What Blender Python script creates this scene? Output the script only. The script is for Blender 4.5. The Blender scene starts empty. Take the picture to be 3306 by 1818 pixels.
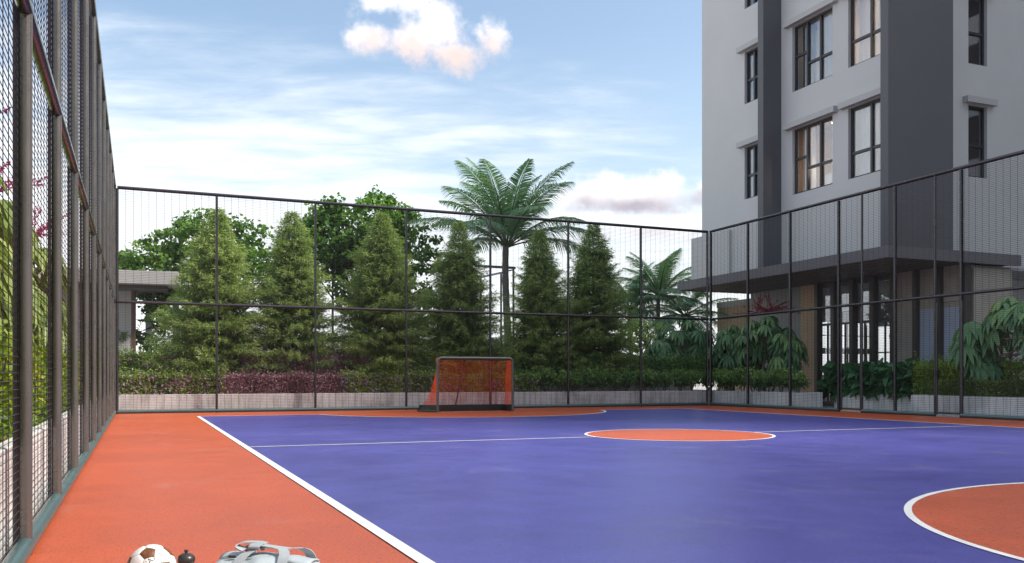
import bpy, math, random
import numpy as np
from mathutils import Vector, Matrix

random.seed(7)
RNG = np.random.default_rng(11)
scene = bpy.context.scene
COL = scene.collection
R = math.radians

# ------------------------------------------------------------------ camera
TH = math.atan(1209 / 2880)            # yaw of the lens away from the court's long axis
CT, ST = math.cos(TH), math.sin(TH)
cam_d = bpy.data.cameras.new('camera')
cam_d.sensor_width = 36
cam_d.lens = 36 * 2880 / 3306
cam_d.shift_y = 309.5 / 3306
cam_d.clip_start = 0.05
cam_d.clip_end = 4000
cam = bpy.data.objects.new('camera', cam_d)
COL.objects.link(cam)
cam.location = (0, 0, 1)
cam.rotation_euler = (R(90), 0, -TH)
scene.camera = cam

def Yof(px, X):
    t = (px - 1653) / 2880
    return X * (CT - t * ST) / (ST + t * CT)
def Xof(px, Y):
    t = (px - 1653) / 2880
    return Y * (ST + t * CT) / (CT - t * ST)
def Zof(py, X, Y):
    return 1 + (1218.5 - py) * (X * ST + Y * CT) / 2880
def sky_dir(px, py):
    u, v = (px - 1653) / 2880, (1218.5 - py) / 2880
    d = Vector((u * CT + ST, -u * ST + CT, v))
    return d.normalized()

# ------------------------------------------------------------------ sun and sky
SUN_EL, SUN_AZ = R(45), R(120)          # azimuth measured from +Y towards +X
sun_dir = Vector((math.sin(SUN_AZ) * math.cos(SUN_EL), math.cos(SUN_AZ) * math.cos(SUN_EL), math.sin(SUN_EL)))
sun_d = bpy.data.lights.new('sun', 'SUN')
sun_d.energy = 2.15
sun_d.angle = R(7)
sun_d.color = (1.0, 0.93, 0.84)
sun = bpy.data.objects.new('sun', sun_d)
COL.objects.link(sun)
sun.rotation_euler = sun_dir.to_track_quat('Z', 'Y').to_euler()
sun.location = (40, 0, 40)

scene.view_settings.view_transform = 'Standard'
scene.view_settings.look = 'None'
scene.view_settings.exposure = 1.4
scene.view_settings.gamma = 1.0

world = bpy.data.worlds.new('World')
scene.world = world
world.use_nodes = True
world.cycles.sampling_method = 'MANUAL'
world.cycles.sample_map_resolution = 512
scene.cycles.max_bounces = 6
scene.cycles.diffuse_bounces = 3
scene.cycles.glossy_bounces = 3
scene.cycles.transmission_bounces = 3
scene.cycles.transparent_max_bounces = 10

class NT:
    def __init__(self, nt):
        self.nt = nt
        nt.nodes.clear()
    def n(self, typ, **kw):
        nd = self.nt.nodes.new(typ)
        for k, v in kw.items():
            setattr(nd, k, v)
        return nd
    def set(self, sock, v):
        if isinstance(v, bpy.types.NodeSocket):
            self.nt.links.new(v, sock)
        else:
            sock.default_value = v
    def m(self, op, a, b=None, c=None, clamp=False):
        nd = self.n('ShaderNodeMath', operation=op, use_clamp=clamp)
        for i, v in enumerate((a, b, c)):
            if v is not None:
                self.set(nd.inputs[i], v)
        return nd.outputs[0]
    def dot(self, a, vec):
        nd = self.n('ShaderNodeVectorMath', operation='DOT_PRODUCT')
        self.set(nd.inputs[0], a)
        nd.inputs[1].default_value = vec
        return nd.outputs['Value']
    def vmul(self, a, vec):
        nd = self.n('ShaderNodeVectorMath', operation='MULTIPLY')
        self.set(nd.inputs[0], a)
        nd.inputs[1].default_value = vec
        return nd.outputs[0]
    def noise(self, vec, scale, detail=4, rough=0.55, dist=0.0, lac=2.0):
        nd = self.n('ShaderNodeTexNoise')
        if vec is not None:
            self.set(nd.inputs['Vector'], vec)
        nd.inputs['Scale'].default_value = scale
        nd.inputs['Detail'].default_value = detail
        nd.inputs['Roughness'].default_value = rough
        nd.inputs['Distortion'].default_value = dist
        nd.inputs['Lacunarity'].default_value = lac
        return nd.outputs['Fac']
    def mix(self, fac, a, b, typ='MIX'):
        nd = self.n('ShaderNodeMix', data_type='RGBA', blend_type=typ)
        self.set(nd.inputs[0], fac)
        for i, v in ((6, a), (7, b)):
            if isinstance(v, tuple) and len(v) == 3:
                v = v + (1,)
            self.set(nd.inputs[i], v)
        return nd.outputs[2]
    def ramp(self, fac, stops):
        nd = self.n('ShaderNodeValToRGB')
        self.set(nd.inputs[0], fac)
        el = nd.color_ramp.elements
        while len(el) < len(stops):
            el.new(0.5)
        for e, (p, c) in zip(el, stops):
            e.position = p
            e.color = (c, c, c, 1) if isinstance(c, (int, float)) else tuple(c) + (1,)
        return nd.outputs[0]
    def maprange(self, v, a, b, c=0.0, d=1.0, smooth=True):
        nd = self.n('ShaderNodeMapRange', interpolation_type='SMOOTHSTEP' if smooth else 'LINEAR')
        self.set(nd.inputs[0], v)
        for i, x in enumerate((a, b, c, d)):
            nd.inputs[i + 1].default_value = x
        return nd.outputs[0]

def build_world():
    g = NT(world.node_tree)
    out = g.n('ShaderNodeOutputWorld')
    bg = g.n('ShaderNodeBackground')
    bg.inputs['Strength'].default_value = 0.1
    g.nt.links.new(bg.outputs[0], out.inputs[0])
    tc = g.n('ShaderNodeTexCoord')
    v = tc.outputs['Generated']
    sky = g.n('ShaderNodeTexSky', sky_type='NISHITA')
    sky.sun_disc = False
    sky.sun_elevation = SUN_EL
    sky.sun_rotation = SUN_AZ
    sky.air_density = 1.0
    sky.dust_density = 2.2
    sky.ozone_density = 1.5
    sep = g.n('ShaderNodeSeparateXYZ')
    g.set(sep.inputs[0], v)
    z = g.m('ADD', g.m('MAXIMUM', sep.outputs[2], 0.02), 0.06)
    # the cloud layer as a flat sheet overhead, seen in perspective
    rot = g.n('ShaderNodeVectorRotate', rotation_type='Z_AXIS')
    g.set(rot.inputs['Vector'], v); rot.inputs['Angle'].default_value = TH
    dv = g.n('ShaderNodeVectorMath', operation='DIVIDE')
    g.set(dv.inputs[0], rot.outputs[0])
    cmb = g.n('ShaderNodeCombineXYZ')
    g.set(cmb.inputs[0], z); g.set(cmb.inputs[1], z); cmb.inputs[2].default_value = 1e6
    g.set(dv.inputs[1], cmb.outputs[0])
    sheet = dv.outputs[0]
    s2 = g.vmul(sheet, (0.6, 1.25, 1))
    fine = g.noise(s2, 4.2, 5, 0.58, 0.25)
    cover = g.noise(s2, 0.5, 2, 0.5)
    # thin veil is thicker to the north-west, where the picture's sky is whitest
    side = g.dot(v, (-0.62, 0.78, 0.0))
    bias = g.maprange(side, 0.2, 0.97, -0.10, 0.19, False)
    low = g.m('SUBTRACT', g.ramp(sep.outputs[2], [(0.0, 0.44), (0.15, 0.43), (0.27, 0.26), (0.38, 0.07), (0.55, 0.32), (1.0, 0.46)]), 0.25)  # cover rises again overhead, out of view, added to lift the fill light
    mixn = g.m('ADD', g.m('ADD', g.m('MULTIPLY', cover, 0.55), g.m('MULTIPLY', fine, 0.45)), g.m('ADD', bias, low))
    cirrus = g.m('MULTIPLY', g.maprange(mixn, 0.40, 0.80), 0.92)
    haze = g.ramp(sep.outputs[2], [(0.0, 0.95), (0.05, 0.80), (0.13, 0.50), (0.22, 0.28), (0.36, 0.12), (1.0, 0.05)])
    one = g.m('POWER', g.m('SUBTRACT', 1.0, g.m('MULTIPLY', g.m('SUBTRACT', 1.0, haze), g.m('SUBTRACT', 1.0, cirrus))), 1.5)
    base = g.mix(1.0, sky.outputs[0], SKY_TINT, 'MULTIPLY')
    col = g.mix(one, base, SKY_WHITE)
    # heaped clouds
    wn = g.n('ShaderNodeTexNoise')
    g.set(wn.inputs['Vector'], v)
    wn.inputs['Scale'].default_value = 11.0; wn.inputs['Detail'].default_value = 5; wn.inputs['Roughness'].default_value = 0.6
    warp, nf = wn.outputs['Color'], wn.outputs['Fac']
    fn = g.noise(v, 26.0, 4, 0.62)
    nz = g.m('ADD', g.m('MULTIPLY', g.m('SUBTRACT', nf, 0.5), 2.2), g.m('MULTIPLY', g.m('SUBTRACT', fn, 0.5), 1.5))
    D2T = 3306 / 2576
    def heap(cx, cy, blobs, soft, hi, lo, k=1.0):
        """blobs: (x, y, rx, ry) offsets round the heap's own centre"""
        nonlocal col
        c = sky_dir(cx * D2T, cy * D2T)
        right = c.cross(Vector((0, 0, 1))).normalized(); up = right.cross(c).normalized()
        cb = g.n('ShaderNodeCombineXYZ')
        q = 2576 / 1.0
        g.set(cb.inputs[0], g.m('MULTIPLY', g.dot(v, right), 2244.0)); g.set(cb.inputs[1], g.m('MULTIPLY', g.dot(v, up), 2244.0))
        g.set(cb.inputs[2], g.m('MULTIPLY', g.m('LESS_THAN', g.dot(v, c), 0.3), 1e5))
        wp = g.n('ShaderNodeVectorMath', operation='MULTIPLY_ADD')
        g.set(wp.inputs[0], warp); wp.inputs[1].default_value = (70, 55, 0)
        add = g.n('ShaderNodeVectorMath', operation='ADD')
        g.set(add.inputs[0], cb.outputs[0]); add.inputs[1].default_value = (-35, -27.5, 0)
        g.set(wp.inputs[2], add.outputs[0])
        p = wp.outputs[0]
        dens = None
        for (x, y, rx, ry) in blobs:
            ma = g.n('ShaderNodeVectorMath', operation='MULTIPLY_ADD')
            g.set(ma.inputs[0], p); ma.inputs[1].default_value = (1 / rx, 1 / ry, 1); ma.inputs[2].default_value = (-(x - cx) / rx, (y - cy) / ry, 0)
            ln = g.n('ShaderNodeVectorMath', operation='LENGTH'); g.set(ln.inputs[0], ma.outputs[0])
            e = ln.outputs['Value']
            dens = e if dens is None else g.m('SMOOTH_MIN', dens, e, 0.35)
        d = g.m('ADD', g.m('SUBTRACT', 0.95, dens), g.m('MULTIPLY', nz, k))
        alpha = g.maprange(d, 0.0, soft)
        sp = g.n('ShaderNodeSeparateXYZ'); g.set(sp.inputs[0], p)
        ymin = min(-(y - cy) - ry for x, y, rx, ry in blobs); ymax = max(-(y - cy) + ry for x, y, rx, ry in blobs)
        hgt = g.maprange(sp.outputs[1], ymin, ymax, -0.5, 0.9, False)
        lit = g.maprange(g.m('ADD', hgt, g.m('SUBTRACT', g.m('MULTIPLY', nz, 0.5), g.m('MULTIPLY', d, 0.35))), -0.55, 0.25)
        col = g.mix(alpha, col, g.mix(lit, lo, hi))
    heap(1080, 70, [(945, 20, 75, 50), (1030, 15, 95, 50), (1045, 95, 70, 75), (1110, 60, 85, 60), (1150, 122, 95, 46), (1225, 92, 50, 58), (960, 95, 60, 50)],
         1.0, CLOUD_HI, CLOUD_WARM, 1.35)
    heap(1620, 500, [(1480, 500, 90, 60), (1535, 475, 80, 58), (1660, 475, 140, 62), (1745, 495, 100, 60), (1600, 515, 210, 38)],
         0.8, CLOUD_HI, CLOUD_LOW, 1.0)
    heap(1630, 575, [(1490, 590, 150, 40), (1640, 575, 160, 46), (1770, 575, 110, 52)],
         1.0, CLOUD_HI, CLOUD_LOW2, 1.0)
    g.set(bg.inputs['Color'], col)
SKY_TINT = (0.92, 0.93, 0.87)
SKY_WHITE = (5.0, 5.1, 5.2)
CLOUD_HI, CLOUD_WARM, CLOUD_LOW, CLOUD_LOW2 = (5.2, 4.95, 4.95), (3.9, 3.25, 3.1), (2.0, 1.85, 2.2), (2.8, 2.65, 3.1)
build_world()

# ------------------------------------------------------------------ mesh helpers
def link(name, me, mat=None, parent=None, loc=None):
    o = bpy.data.objects.new(name, me)
    COL.objects.link(o)
    if mat is not None and me is not None and not me.materials:
        me.materials.append(mat)
    if parent is not None:
        o.parent = parent
    if loc is not None:
        o.location = loc
    return o

def tag(o, label=None, cat=None, group=None, kind=None):
    if label: o['label'] = label
    if cat: o['category'] = cat
    if group: o['group'] = group
    if kind: o['kind'] = kind
    return o

def thing(name, label, cat, loc=(0, 0, 0), rz=0, group=None):
    o = bpy.data.objects.new(name, None)
    o.empty_display_size = 0.1
    COL.objects.link(o)
    o.location = loc
    o.rotation_euler = (0, 0, rz)
    return tag(o, label, cat, group)

def copy_tree(o, parent=None):
    c = o.copy()
    COL.objects.link(c)
    c.parent = parent
    for ch in list(o.children):
        copy_tree(ch, c)
    return c

class MB:
    """collects boxes, bars, tubes and sheets into one mesh"""
    def __init__(self):
        self.v, self.f = [], []
    def add(self, vs, fs):
        o = len(self.v)
        self.v += [tuple(p) for p in vs]
        self.f += [tuple(i + o for i in f) for f in fs]
        return self
    def box(self, x0, x1, y0, y1, z0, z1):
        vs = [(x0, y0, z0), (x1, y0, z0), (x1, y1, z0), (x0, y1, z0), (x0, y0, z1), (x1, y0, z1), (x1, y1, z1), (x0, y1, z1)]
        return self.add(vs, [(0, 3, 2, 1), (4, 5, 6, 7), (0, 1, 5, 4), (1, 2, 6, 5), (2, 3, 7, 6), (3, 0, 4, 7)])
    def cbox(self, x0, x1, y0, y1, z0, z1, b=0.01):
        """box with chamfered vertical and top edges"""
        ring = [(x0 + b, y0), (x1 - b, y0), (x1, y0 + b), (x1, y1 - b), (x1 - b, y1), (x0 + b, y1), (x0, y1 - b), (x0, y0 + b)]
        cx, cy = (x0 + x1) / 2, (y0 + y1) / 2
        def ins(p):
            return (p[0] + (b if p[0] < cx else -b), p[1] + (b if p[1] < cy else -b))
        vs = [(p[0], p[1], z0) for p in ring] + [(p[0], p[1], z1 - b) for p in ring] + [(*ins(p), z1) for p in ring]
        fs = [tuple(range(7, -1, -1)), tuple(range(16, 24))]
        for i in range(8):
            j = (i + 1) % 8
            fs += [(i, j, 8 + j, 8 + i), (8 + i, 8 + j, 16 + j, 16 + i)]
        return self.add(vs, fs)
    def tube(self, pts, r, n=8, cap=True, closed=False):
        pts = [Vector(p) for p in pts]
        rs = r if isinstance(r, (list, tuple)) else [r] * len(pts)
        m = len(pts)
        base = len(self.v)
        ref = None
        for i, p in enumerate(pts):
            if closed:
                d = pts[(i + 1) % m] - pts[i - 1]
            else:
                d = pts[min(i + 1, m - 1)] - pts[max(i - 1, 0)]
            d.normalize()
            if ref is None:
                ref = Vector((0, 0, 1)) if abs(d.z) < 0.9 else Vector((1, 0, 0))
            a = d.cross(ref)
            if a.length < 1e-4:
                a = d.cross(Vector((0.3, 1, 0.2)))
            a.normalize()
            b = a.cross(d).normalized()
            ref = b
            for k in range(n):
                t = 2 * math.pi * k / n
                self.v.append(tuple(p + (a * math.cos(t) + b * math.sin(t)) * rs[i]))
        for i in range(m if closed else m - 1):
            j = (i + 1) % m
            for k in range(n):
                l = (k + 1) % n
                self.f.append((base + i * n + k, base + i * n + l, base + j * n + l, base + j * n + k))
        if cap and not closed:
            self.f.append(tuple(base + k for k in range(n - 1, -1, -1)))
            self.f.append(tuple(base + (m - 1) * n + k for k in range(n)))
        return self
    def lathe(self, prof, n=24, c=(0, 0, 0)):
        base = len(self.v)
        for (r, z) in prof:
            for k in range(n):
                t = 2 * math.pi * k / n
                self.v.append((c[0] + r * math.cos(t), c[1] + r * math.sin(t), c[2] + z))
        for i in range(len(prof) - 1):
            for k in range(n):
                l = (k + 1) % n
                self.f.append((base + i * n + k, base + i * n + l, base + (i + 1) * n + l, base + (i + 1) * n + k))
        self.f.append(tuple(base + k for k in range(n - 1, -1, -1)))
        self.f.append(tuple(base + (len(prof) - 1) * n + k for k in range(n)))
        return self
    def build(self, name, mat, parent=None, smooth=False, loc=None, sharp=40):
        me = bpy.data.meshes.new(name)
        me.from_pydata(self.v, [], self.f)
        me.update()
        if smooth:
            me.polygons.foreach_set('use_smooth', [True] * len(me.polygons))
            me.set_sharp_from_angle(angle=R(sharp))
        return link(name, me, mat, parent, loc)

def np_mesh(name, V, F, mat, parent=None, var=None, smooth=False):
    """V (n,3), F (m,k) arrays; var: one random value per face"""
    V = np.asarray(V, np.float32); F = np.asarray(F, np.int32)
    me = bpy.data.meshes.new(name)
    me.vertices.add(len(V)); me.vertices.foreach_set('co', V.ravel())
    k = F.shape[1]
    me.loops.add(F.size); me.loops.foreach_set('vertex_index', F.ravel())
    me.polygons.add(len(F)); me.polygons.foreach_set('loop_start', np.arange(len(F), dtype=np.int32) * k)
    if smooth:
        me.polygons.foreach_set('use_smooth', np.ones(len(F), bool))
    if var is not None:
        a = me.attributes.new('var', 'FLOAT', 'FACE')
        a.data.foreach_set('value', np.asarray(var, np.float32))
    me.update(calc_edges=True)
    return link(name, me, mat, parent)

def unit(a):
    return a / np.maximum(np.linalg.norm(a, axis=1, keepdims=True), 1e-9)
def rand_dirs(n, rng=RNG):
    return unit(rng.normal(size=(n, 3)))

def leaves(P, D, N, L, W, prof=((0, 0.0, 0), (0.45, 1.0, 0), (1, 0.0, 0)), fold=0.15, droop=0.0, rng=RNG):
    """folded leaf blades: at P, pointing along D, facing N; prof rows are (along, half width, sag)"""
    P = np.asarray(P, float); D = unit(np.asarray(D, float)); n = len(P)
    B = np.cross(N, D); B = unit(B + 1e-6); N = np.cross(D, B)
    L = np.broadcast_to(L, n)[:, None]; W = np.broadcast_to(W, n)[:, None]
    rows = []
    for (s, w, sag) in prof:
        mid = P + D * L * s
        mid = mid + np.array([0, 0, -1.0]) * L * sag * droop
        if w <= 0:
            rows.append([mid])
        else:
            if fold is None:
                rows.append([mid - B * W * w * 0.5, mid + B * W * w * 0.5])
                continue
            lift = N * W * w * fold
            rows.append([mid - B * W * w * 0.5 + lift, mid, mid + B * W * w * 0.5 + lift])
    V = []; F = []; idx = []
    cnt = 0
    for r in rows:
        idx.append([cnt + i for i in range(len(r))]); cnt += len(r)
        V += r
    Vs = np.stack(V, axis=1)                        # n, cnt, 3
    for a, b in zip(idx[:-1], idx[1:]):
        if len(a) == 1 and len(b) == 2:
            F += [(a[0], b[0], b[1])]
        elif len(a) == 2 and len(b) == 1:
            F += [(a[0], b[0], a[1])]
        elif len(a) == 1 and len(b) == 3:
            F += [(a[0], b[0], b[1]), (a[0], b[1], b[2])]
        elif len(a) == 3 and len(b) == 1:
            F += [(a[0], b[0], a[1]), (a[1], b[0], a[2])]
        elif len(a) == 3 and len(b) == 3:
            F += [(a[0], b[0], b[1]), (a[0], b[1], a[1]), (a[1], b[1], b[2]), (a[1], b[2], a[2])]
    F = np.array(F)
    FF = (F[None] + (np.arange(n) * cnt)[:, None, None]).reshape(-1, 3)
    return Vs.reshape(-1, 3), FF, len(F)

DIAMOND = ((0, 0.0, 0), (0.45, 1.0, 0.1), (1, 0.0, 0.4))

def leaf_mesh(name, parts, mat, parent):
    """parts: list of (V,F,k,var per leaf)"""
    Vs, Fs, vs, o = [], [], [], 0
    for V, F, k, var in parts:
        Vs.append(V); Fs.append(F + o); o += len(V)
        vs.append(np.repeat(var, k))
    return np_mesh(name, np.concatenate(Vs), np.concatenate(Fs), mat, parent, np.concatenate(vs))

# ------------------------------------------------------------------ materials
MATS = {}
def mat_new(name):
    m = bpy.data.materials.new(name)
    m.use_nodes = True
    g = NT(m.node_tree)
    out = g.n('ShaderNodeOutputMaterial')
    b = g.n('ShaderNodeBsdfPrincipled')
    g.nt.links.new(b.outputs[0], out.inputs[0])
    return m, g, b, out

def paint(name, col, rough=0.5, metal=0.0, spec=0.5, var=0.0, vscale=6.0, bump=0.0, bscale=60.0, emit=None):
    m, g, b, out = mat_new(name)
    b.inputs['Roughness'].default_value = rough
    b.inputs['Metallic'].default_value = metal
    b.inputs['Specular IOR Level'].default_value = spec
    tc = g.n('ShaderNodeTexCoord')
    if var > 0:
        nz = g.noise(tc.outputs['Object'], vscale, 5, 0.6)
        lo = tuple(c * (1 - var) for c in col); hi = tuple(min(1, c * (1 + var)) for c in col)
        g.set(b.inputs['Base Color'], g.ramp(nz, [(0.3, lo), (0.7, hi)]))
        g.set(b.inputs['Roughness'], g.maprange(nz, 0.3, 0.7, max(0.05, rough - 0.07), min(1, rough + 0.07)))
    else:
        b.inputs['Base Color'].default_value = tuple(col) + (1,)
    if bump > 0:
        bm = g.n('ShaderNodeBump')
        bm.inputs['Strength'].default_value = bump
        bm.inputs['Distance'].default_value = 0.01
        g.set(bm.inputs['Height'], g.noise(tc.outputs['Object'], bscale, 4, 0.6))
        g.set(b.inputs['Normal'], bm.outputs[0])
    if emit:
        b.inputs['Emission Color'].default_value = tuple(emit[0]) + (1,)
        b.inputs['Emission Strength'].default_value = emit[1]
    MATS[name] = m
    return m

GAIN = dict(conifer_leaf=1.6, schefflera_leaf=3.1, shrub_leaf=3.0, flower_shrub_leaf=3.4, purple_leaf=3.0, big_leaf=2.9, feather_leaf=3.3, box_leaf=2.5, palm_leaf=3.2, maple_leaf=1.5, bright_schefflera_leaf=1.6)
def leaf_mat(name, stops, rough=0.5, trans=0.25, tint=(1.0, 1.15, 0.5)):
    k = GAIN.get(name, 1.0)
    stops = [(p, tuple(min(0.6, x * k) for x in c)) for p, c in stops]
    m, g, b, out = mat_new(name)
    at = g.n('ShaderNodeAttribute', attribute_name='var')
    oi = g.n('ShaderNodeObjectInfo')
    f = g.m('ADD', at.outputs['Fac'], g.m('MULTIPLY', g.m('SUBTRACT', oi.outputs['Random'], 0.5), 0.12), clamp=True)
    c = g.ramp(f, stops)
    g.set(b.inputs['Base Color'], c)
    b.inputs['Roughness'].default_value = rough
    b.inputs['Specular IOR Level'].default_value = 0.35
    tr = g.n('ShaderNodeBsdfTranslucent')
    g.set(tr.inputs['Color'], g.mix(1.0, c, tint, 'MULTIPLY'))
    mx = g.n('ShaderNodeMixShader'); mx.inputs[0].default_value = trans
    g.nt.links.new(b.outputs[0], mx.inputs[1]); g.nt.links.new(tr.outputs[0], mx.inputs[2])
    g.nt.links.new(mx.outputs[0], out.inputs[0])
    MATS[name] = m
    return m

def court_mat(name, col, fleck, rough, patch=0.10):
    """rubber sports coating: speckled, slightly uneven sheen, scuffs"""
    m, g, b, out = mat_new(name)
    tc = g.n('ShaderNodeTexCoord')
    p = tc.outputs['Object']
    big = g.noise(p, 0.35, 4, 0.6)
    mid = g.noise(p, 2.2, 5, 0.65)
    spk = g.noise(p, 85.0, 3, 0.7)
    spk2 = g.noise(g.vmul(p, (1, 1, 1)), 34.0, 4, 0.7)
    tone = g.m('ADD', g.m('MULTIPLY', big, 0.6), g.m('MULTIPLY', mid, 0.4))
    lo = tuple(c * (1 - patch * 1.6) for c in col); hi = tuple(min(1, c * (1 + patch)) for c in col)
    c1 = g.ramp(tone, [(0.35, lo), (0.65, hi)])
    fl = g.m('ADD', g.maprange(g.noise(p, 62.0, 3, 0.6, 0.4), 0.545, 0.64, 0.0, 0.85), g.maprange(spk, 0.58, 0.70, 0.0, 0.35), clamp=True)
    c2 = g.mix(fl, c1, fleck)
    lt = g.maprange(spk, 0.30, 0.42, 0.25, 0.0)
    c2 = g.mix(lt, c2, tuple(min(1, x * 1.5 + 0.03) for x in col))
    scuff = g.maprange(g.noise(g.vmul(p, (0.8, 2.4, 1)), 1.3, 6, 0.7, 0.8), 0.64, 0.76, 0.0, 0.42)
    c3 = g.mix(scuff, c2, tuple(x * 0.5 for x in col))
    skid = g.maprange(g.noise(g.vmul(p, (5.5, 0.7, 1)), 1.1, 5, 0.6, 1.6), 0.665, 0.72, 0.0, 0.32)
    c3 = g.mix(skid, c3, tuple(x * 0.35 for x in col))
    dust = g.maprange(g.noise(p, 0.9, 6, 0.7, 0.5), 0.56, 0.72, 0.0, 0.13)
    c3 = g.mix(dust, c3, (0.45, 0.40, 0.38))
    g.set(b.inputs['Base Color'], c3)
    g.set(b.inputs['Roughness'], g.maprange(g.m('ADD', tone, g.m('MULTIPLY', spk2, 0.3)), 0.4, 0.9, rough - 0.06, rough + 0.08))
    b.inputs['Specular IOR Level'].default_value = 0.42
    bm = g.n('ShaderNodeBump'); bm.inputs['Strength'].default_value = 0.35; bm.inputs['Distance'].default_value = 0.003
    g.set(bm.inputs['Height'], spk)
    g.set(b.inputs['Normal'], bm.outputs[0])
    MATS[name] = m
    return m

def concrete_mat(name, light, dark, green=0.0):
    """cast concrete: vertical streaks, blotches, pits"""
    m, g, b, out = mat_new(name)
    tc = g.n('ShaderNodeTexCoord')
    p = tc.outputs['Object']
    st = g.noise(g.vmul(p, (5.0, 5.0, 0.7)), 1.6, 6, 0.7, 0.3)
    bl = g.noise(p, 1.4, 5, 0.65)
    pit = g.noise(p, 48.0, 3, 0.6)
    f = g.m('ADD', g.m('MULTIPLY', st, 0.6), g.m('MULTIPLY', bl, 0.4))
    c = g.ramp(f, [(0.36, dark), (0.50, tuple(0.35 * a + 0.65 * q for a, q in zip(dark, light))), (0.62, light)])
    c = g.mix(g.maprange(pit, 0.62, 0.72, 0, 0.45), c, tuple(x * 0.55 for x in dark))
    if green > 0:
        c = g.mix(g.m('MULTIPLY', g.maprange(g.noise(p, 0.6, 3, 0.5), 0.42, 0.62), green), c, (0.20, 0.30, 0.28))
    g.set(b.inputs['Base Color'], c)
    b.inputs['Roughness'].default_value = 0.8
    bm = g.n('ShaderNodeBump'); bm.inputs['Strength'].default_value = 0.4; bm.inputs['Distance'].default_value = 0.01
    g.set(bm.inputs['Height'], g.m('ADD', pit, f))
    g.set(b.inputs['Normal'], bm.outputs[0])
    MATS[name] = m
    return m

def glass_mat(name, tint=(0.8, 0.85, 0.9), refl=0.12):
    m, g, b, out = mat_new(name)
    g.nt.nodes.remove(b)
    tr = g.n('ShaderNodeBsdfTransparent'); tr.inputs[0].default_value = tint + (1,)
    gl = g.n('ShaderNodeBsdfGlossy'); gl.inputs['Roughness'].default_value = 0.02
    gl.inputs['Color'].default_value = (0.95, 0.97, 1, 1)
    fr = g.n('ShaderNodeFresnel'); fr.inputs['IOR'].default_value = 1.5
    mx = g.n('ShaderNodeMixShader')
    g.set(mx.inputs[0], g.m('ADD', g.m('MULTIPLY', fr.outputs[0], 0.35), refl, clamp=True))
    g.nt.links.new(tr.outputs[0], mx.inputs[1]); g.nt.links.new(gl.outputs[0], mx.inputs[2])
    g.nt.links.new(mx.outputs[0], out.inputs[0])
    MATS[name] = m
    return m

court_mat('orange_rubber', (0.52, 0.100, 0.036), (0.16, 0.04, 0.022), 0.42, 0.08)
court_mat('blue_rubber', (0.085, 0.082, 0.335), (0.042, 0.04, 0.18), 0.33, 0.12)
paint('white_line', (0.78, 0.78, 0.77), 0.55, var=0.06, vscale=3, bump=0.15, bscale=90)
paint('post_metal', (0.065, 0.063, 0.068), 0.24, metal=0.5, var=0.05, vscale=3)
paint('sunny_post', (0.145, 0.136, 0.128), 0.3, metal=0.5, var=0.06, vscale=3)  # lighter copy of post_metal: sunlight on the left posts put into the colour
paint('dark_post', (0.025, 0.025, 0.03), 0.5, metal=0.3)
paint('wire_metal', (0.055, 0.052, 0.056), 0.45, metal=0.4)
paint('teal_rail', (0.085, 0.15, 0.155), 0.35, metal=0.35, var=0.06, vscale=3)  # teal reflection on the bottom rails put into their base colour
concrete_mat('planter_concrete', (0.86, 0.85, 0.84), (0.42, 0.40, 0.37))
concrete_mat('weathered_concrete', (0.84, 0.88, 0.88), (0.50, 0.55, 0.55), 0.3)
paint('soil', (0.035, 0.025, 0.018), 0.95, var=0.4, vscale=20, bump=0.8, bscale=30)
paint('paving', (0.36, 0.34, 0.32), 0.8, var=0.15, vscale=1.5, bump=0.2)
paint('pink_paving', (0.50, 0.33, 0.27), 0.8, var=0.12, vscale=4)
paint('tower_white', (0.575, 0.57, 0.565), 0.75, var=0.035, vscale=0.6, bump=0.08, bscale=150)
paint('tower_dark', (0.118, 0.118, 0.128), 0.65, var=0.06, vscale=0.8, bump=0.08, bscale=150)
paint('tower_trim', (0.47, 0.46, 0.46), 0.7, var=0.05, vscale=2)
paint('frame_grey', (0.055, 0.055, 0.06), 0.4, metal=0.3)
paint('canopy_dark', (0.16, 0.152, 0.16), 0.6, var=0.08, vscale=1)
paint('soffit_brown', (0.10, 0.072, 0.058), 0.55, var=0.25, vscale=3)
paint('lobby_grey', (0.36, 0.355, 0.35), 0.7, var=0.06, vscale=2)
paint('lobby_tan', (0.62, 0.42, 0.26), 0.6, var=0.10, vscale=3)
paint('lobby_taupe', (0.42, 0.375, 0.32), 0.5, var=0.08, vscale=2)
paint('lobby_blue', (0.46, 0.51, 0.62), 0.45, var=0.06, vscale=2)
paint('mullion_brown', (0.085, 0.07, 0.062), 0.45, metal=0.2)
paint('interior_cream', (0.62, 0.58, 0.50), 0.7)
paint('interior_grey', (0.36, 0.36, 0.37), 0.7)
paint('interior_brown', (0.30, 0.21, 0.15), 0.7)
paint('curtain_cloth', (0.80, 0.78, 0.77), 0.9, var=0.05, vscale=8)
paint('dark_curtain', (0.10, 0.10, 0.11), 0.9, var=0.1, vscale=8)
paint('warm_glow', (0.9, 0.7, 0.5), 0.5, emit=((1.0, 0.72, 0.42), 25.0))
paint('room_glow', (0.9, 0.8, 0.7), 0.5, emit=((1.0, 0.66, 0.38), 7.0))
paint('bulb_glow', (0.9, 0.8, 0.6), 0.5, emit=((1.0, 0.80, 0.52), 130.0))
glass_mat('window_glass', (0.96, 0.97, 0.98), 0.0)
glass_mat('lobby_glass', (0.95, 0.96, 0.97), 0.0)
paint('tan_cladding', (0.52, 0.37, 0.25), 0.75, var=0.1, vscale=5)
paint('pavilion_grey', (0.42, 0.39, 0.38), 0.75, var=0.06, vscale=1.2, bump=0.1)
paint('pavilion_dark', (0.10, 0.095, 0.09), 0.8, var=0.1)
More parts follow.
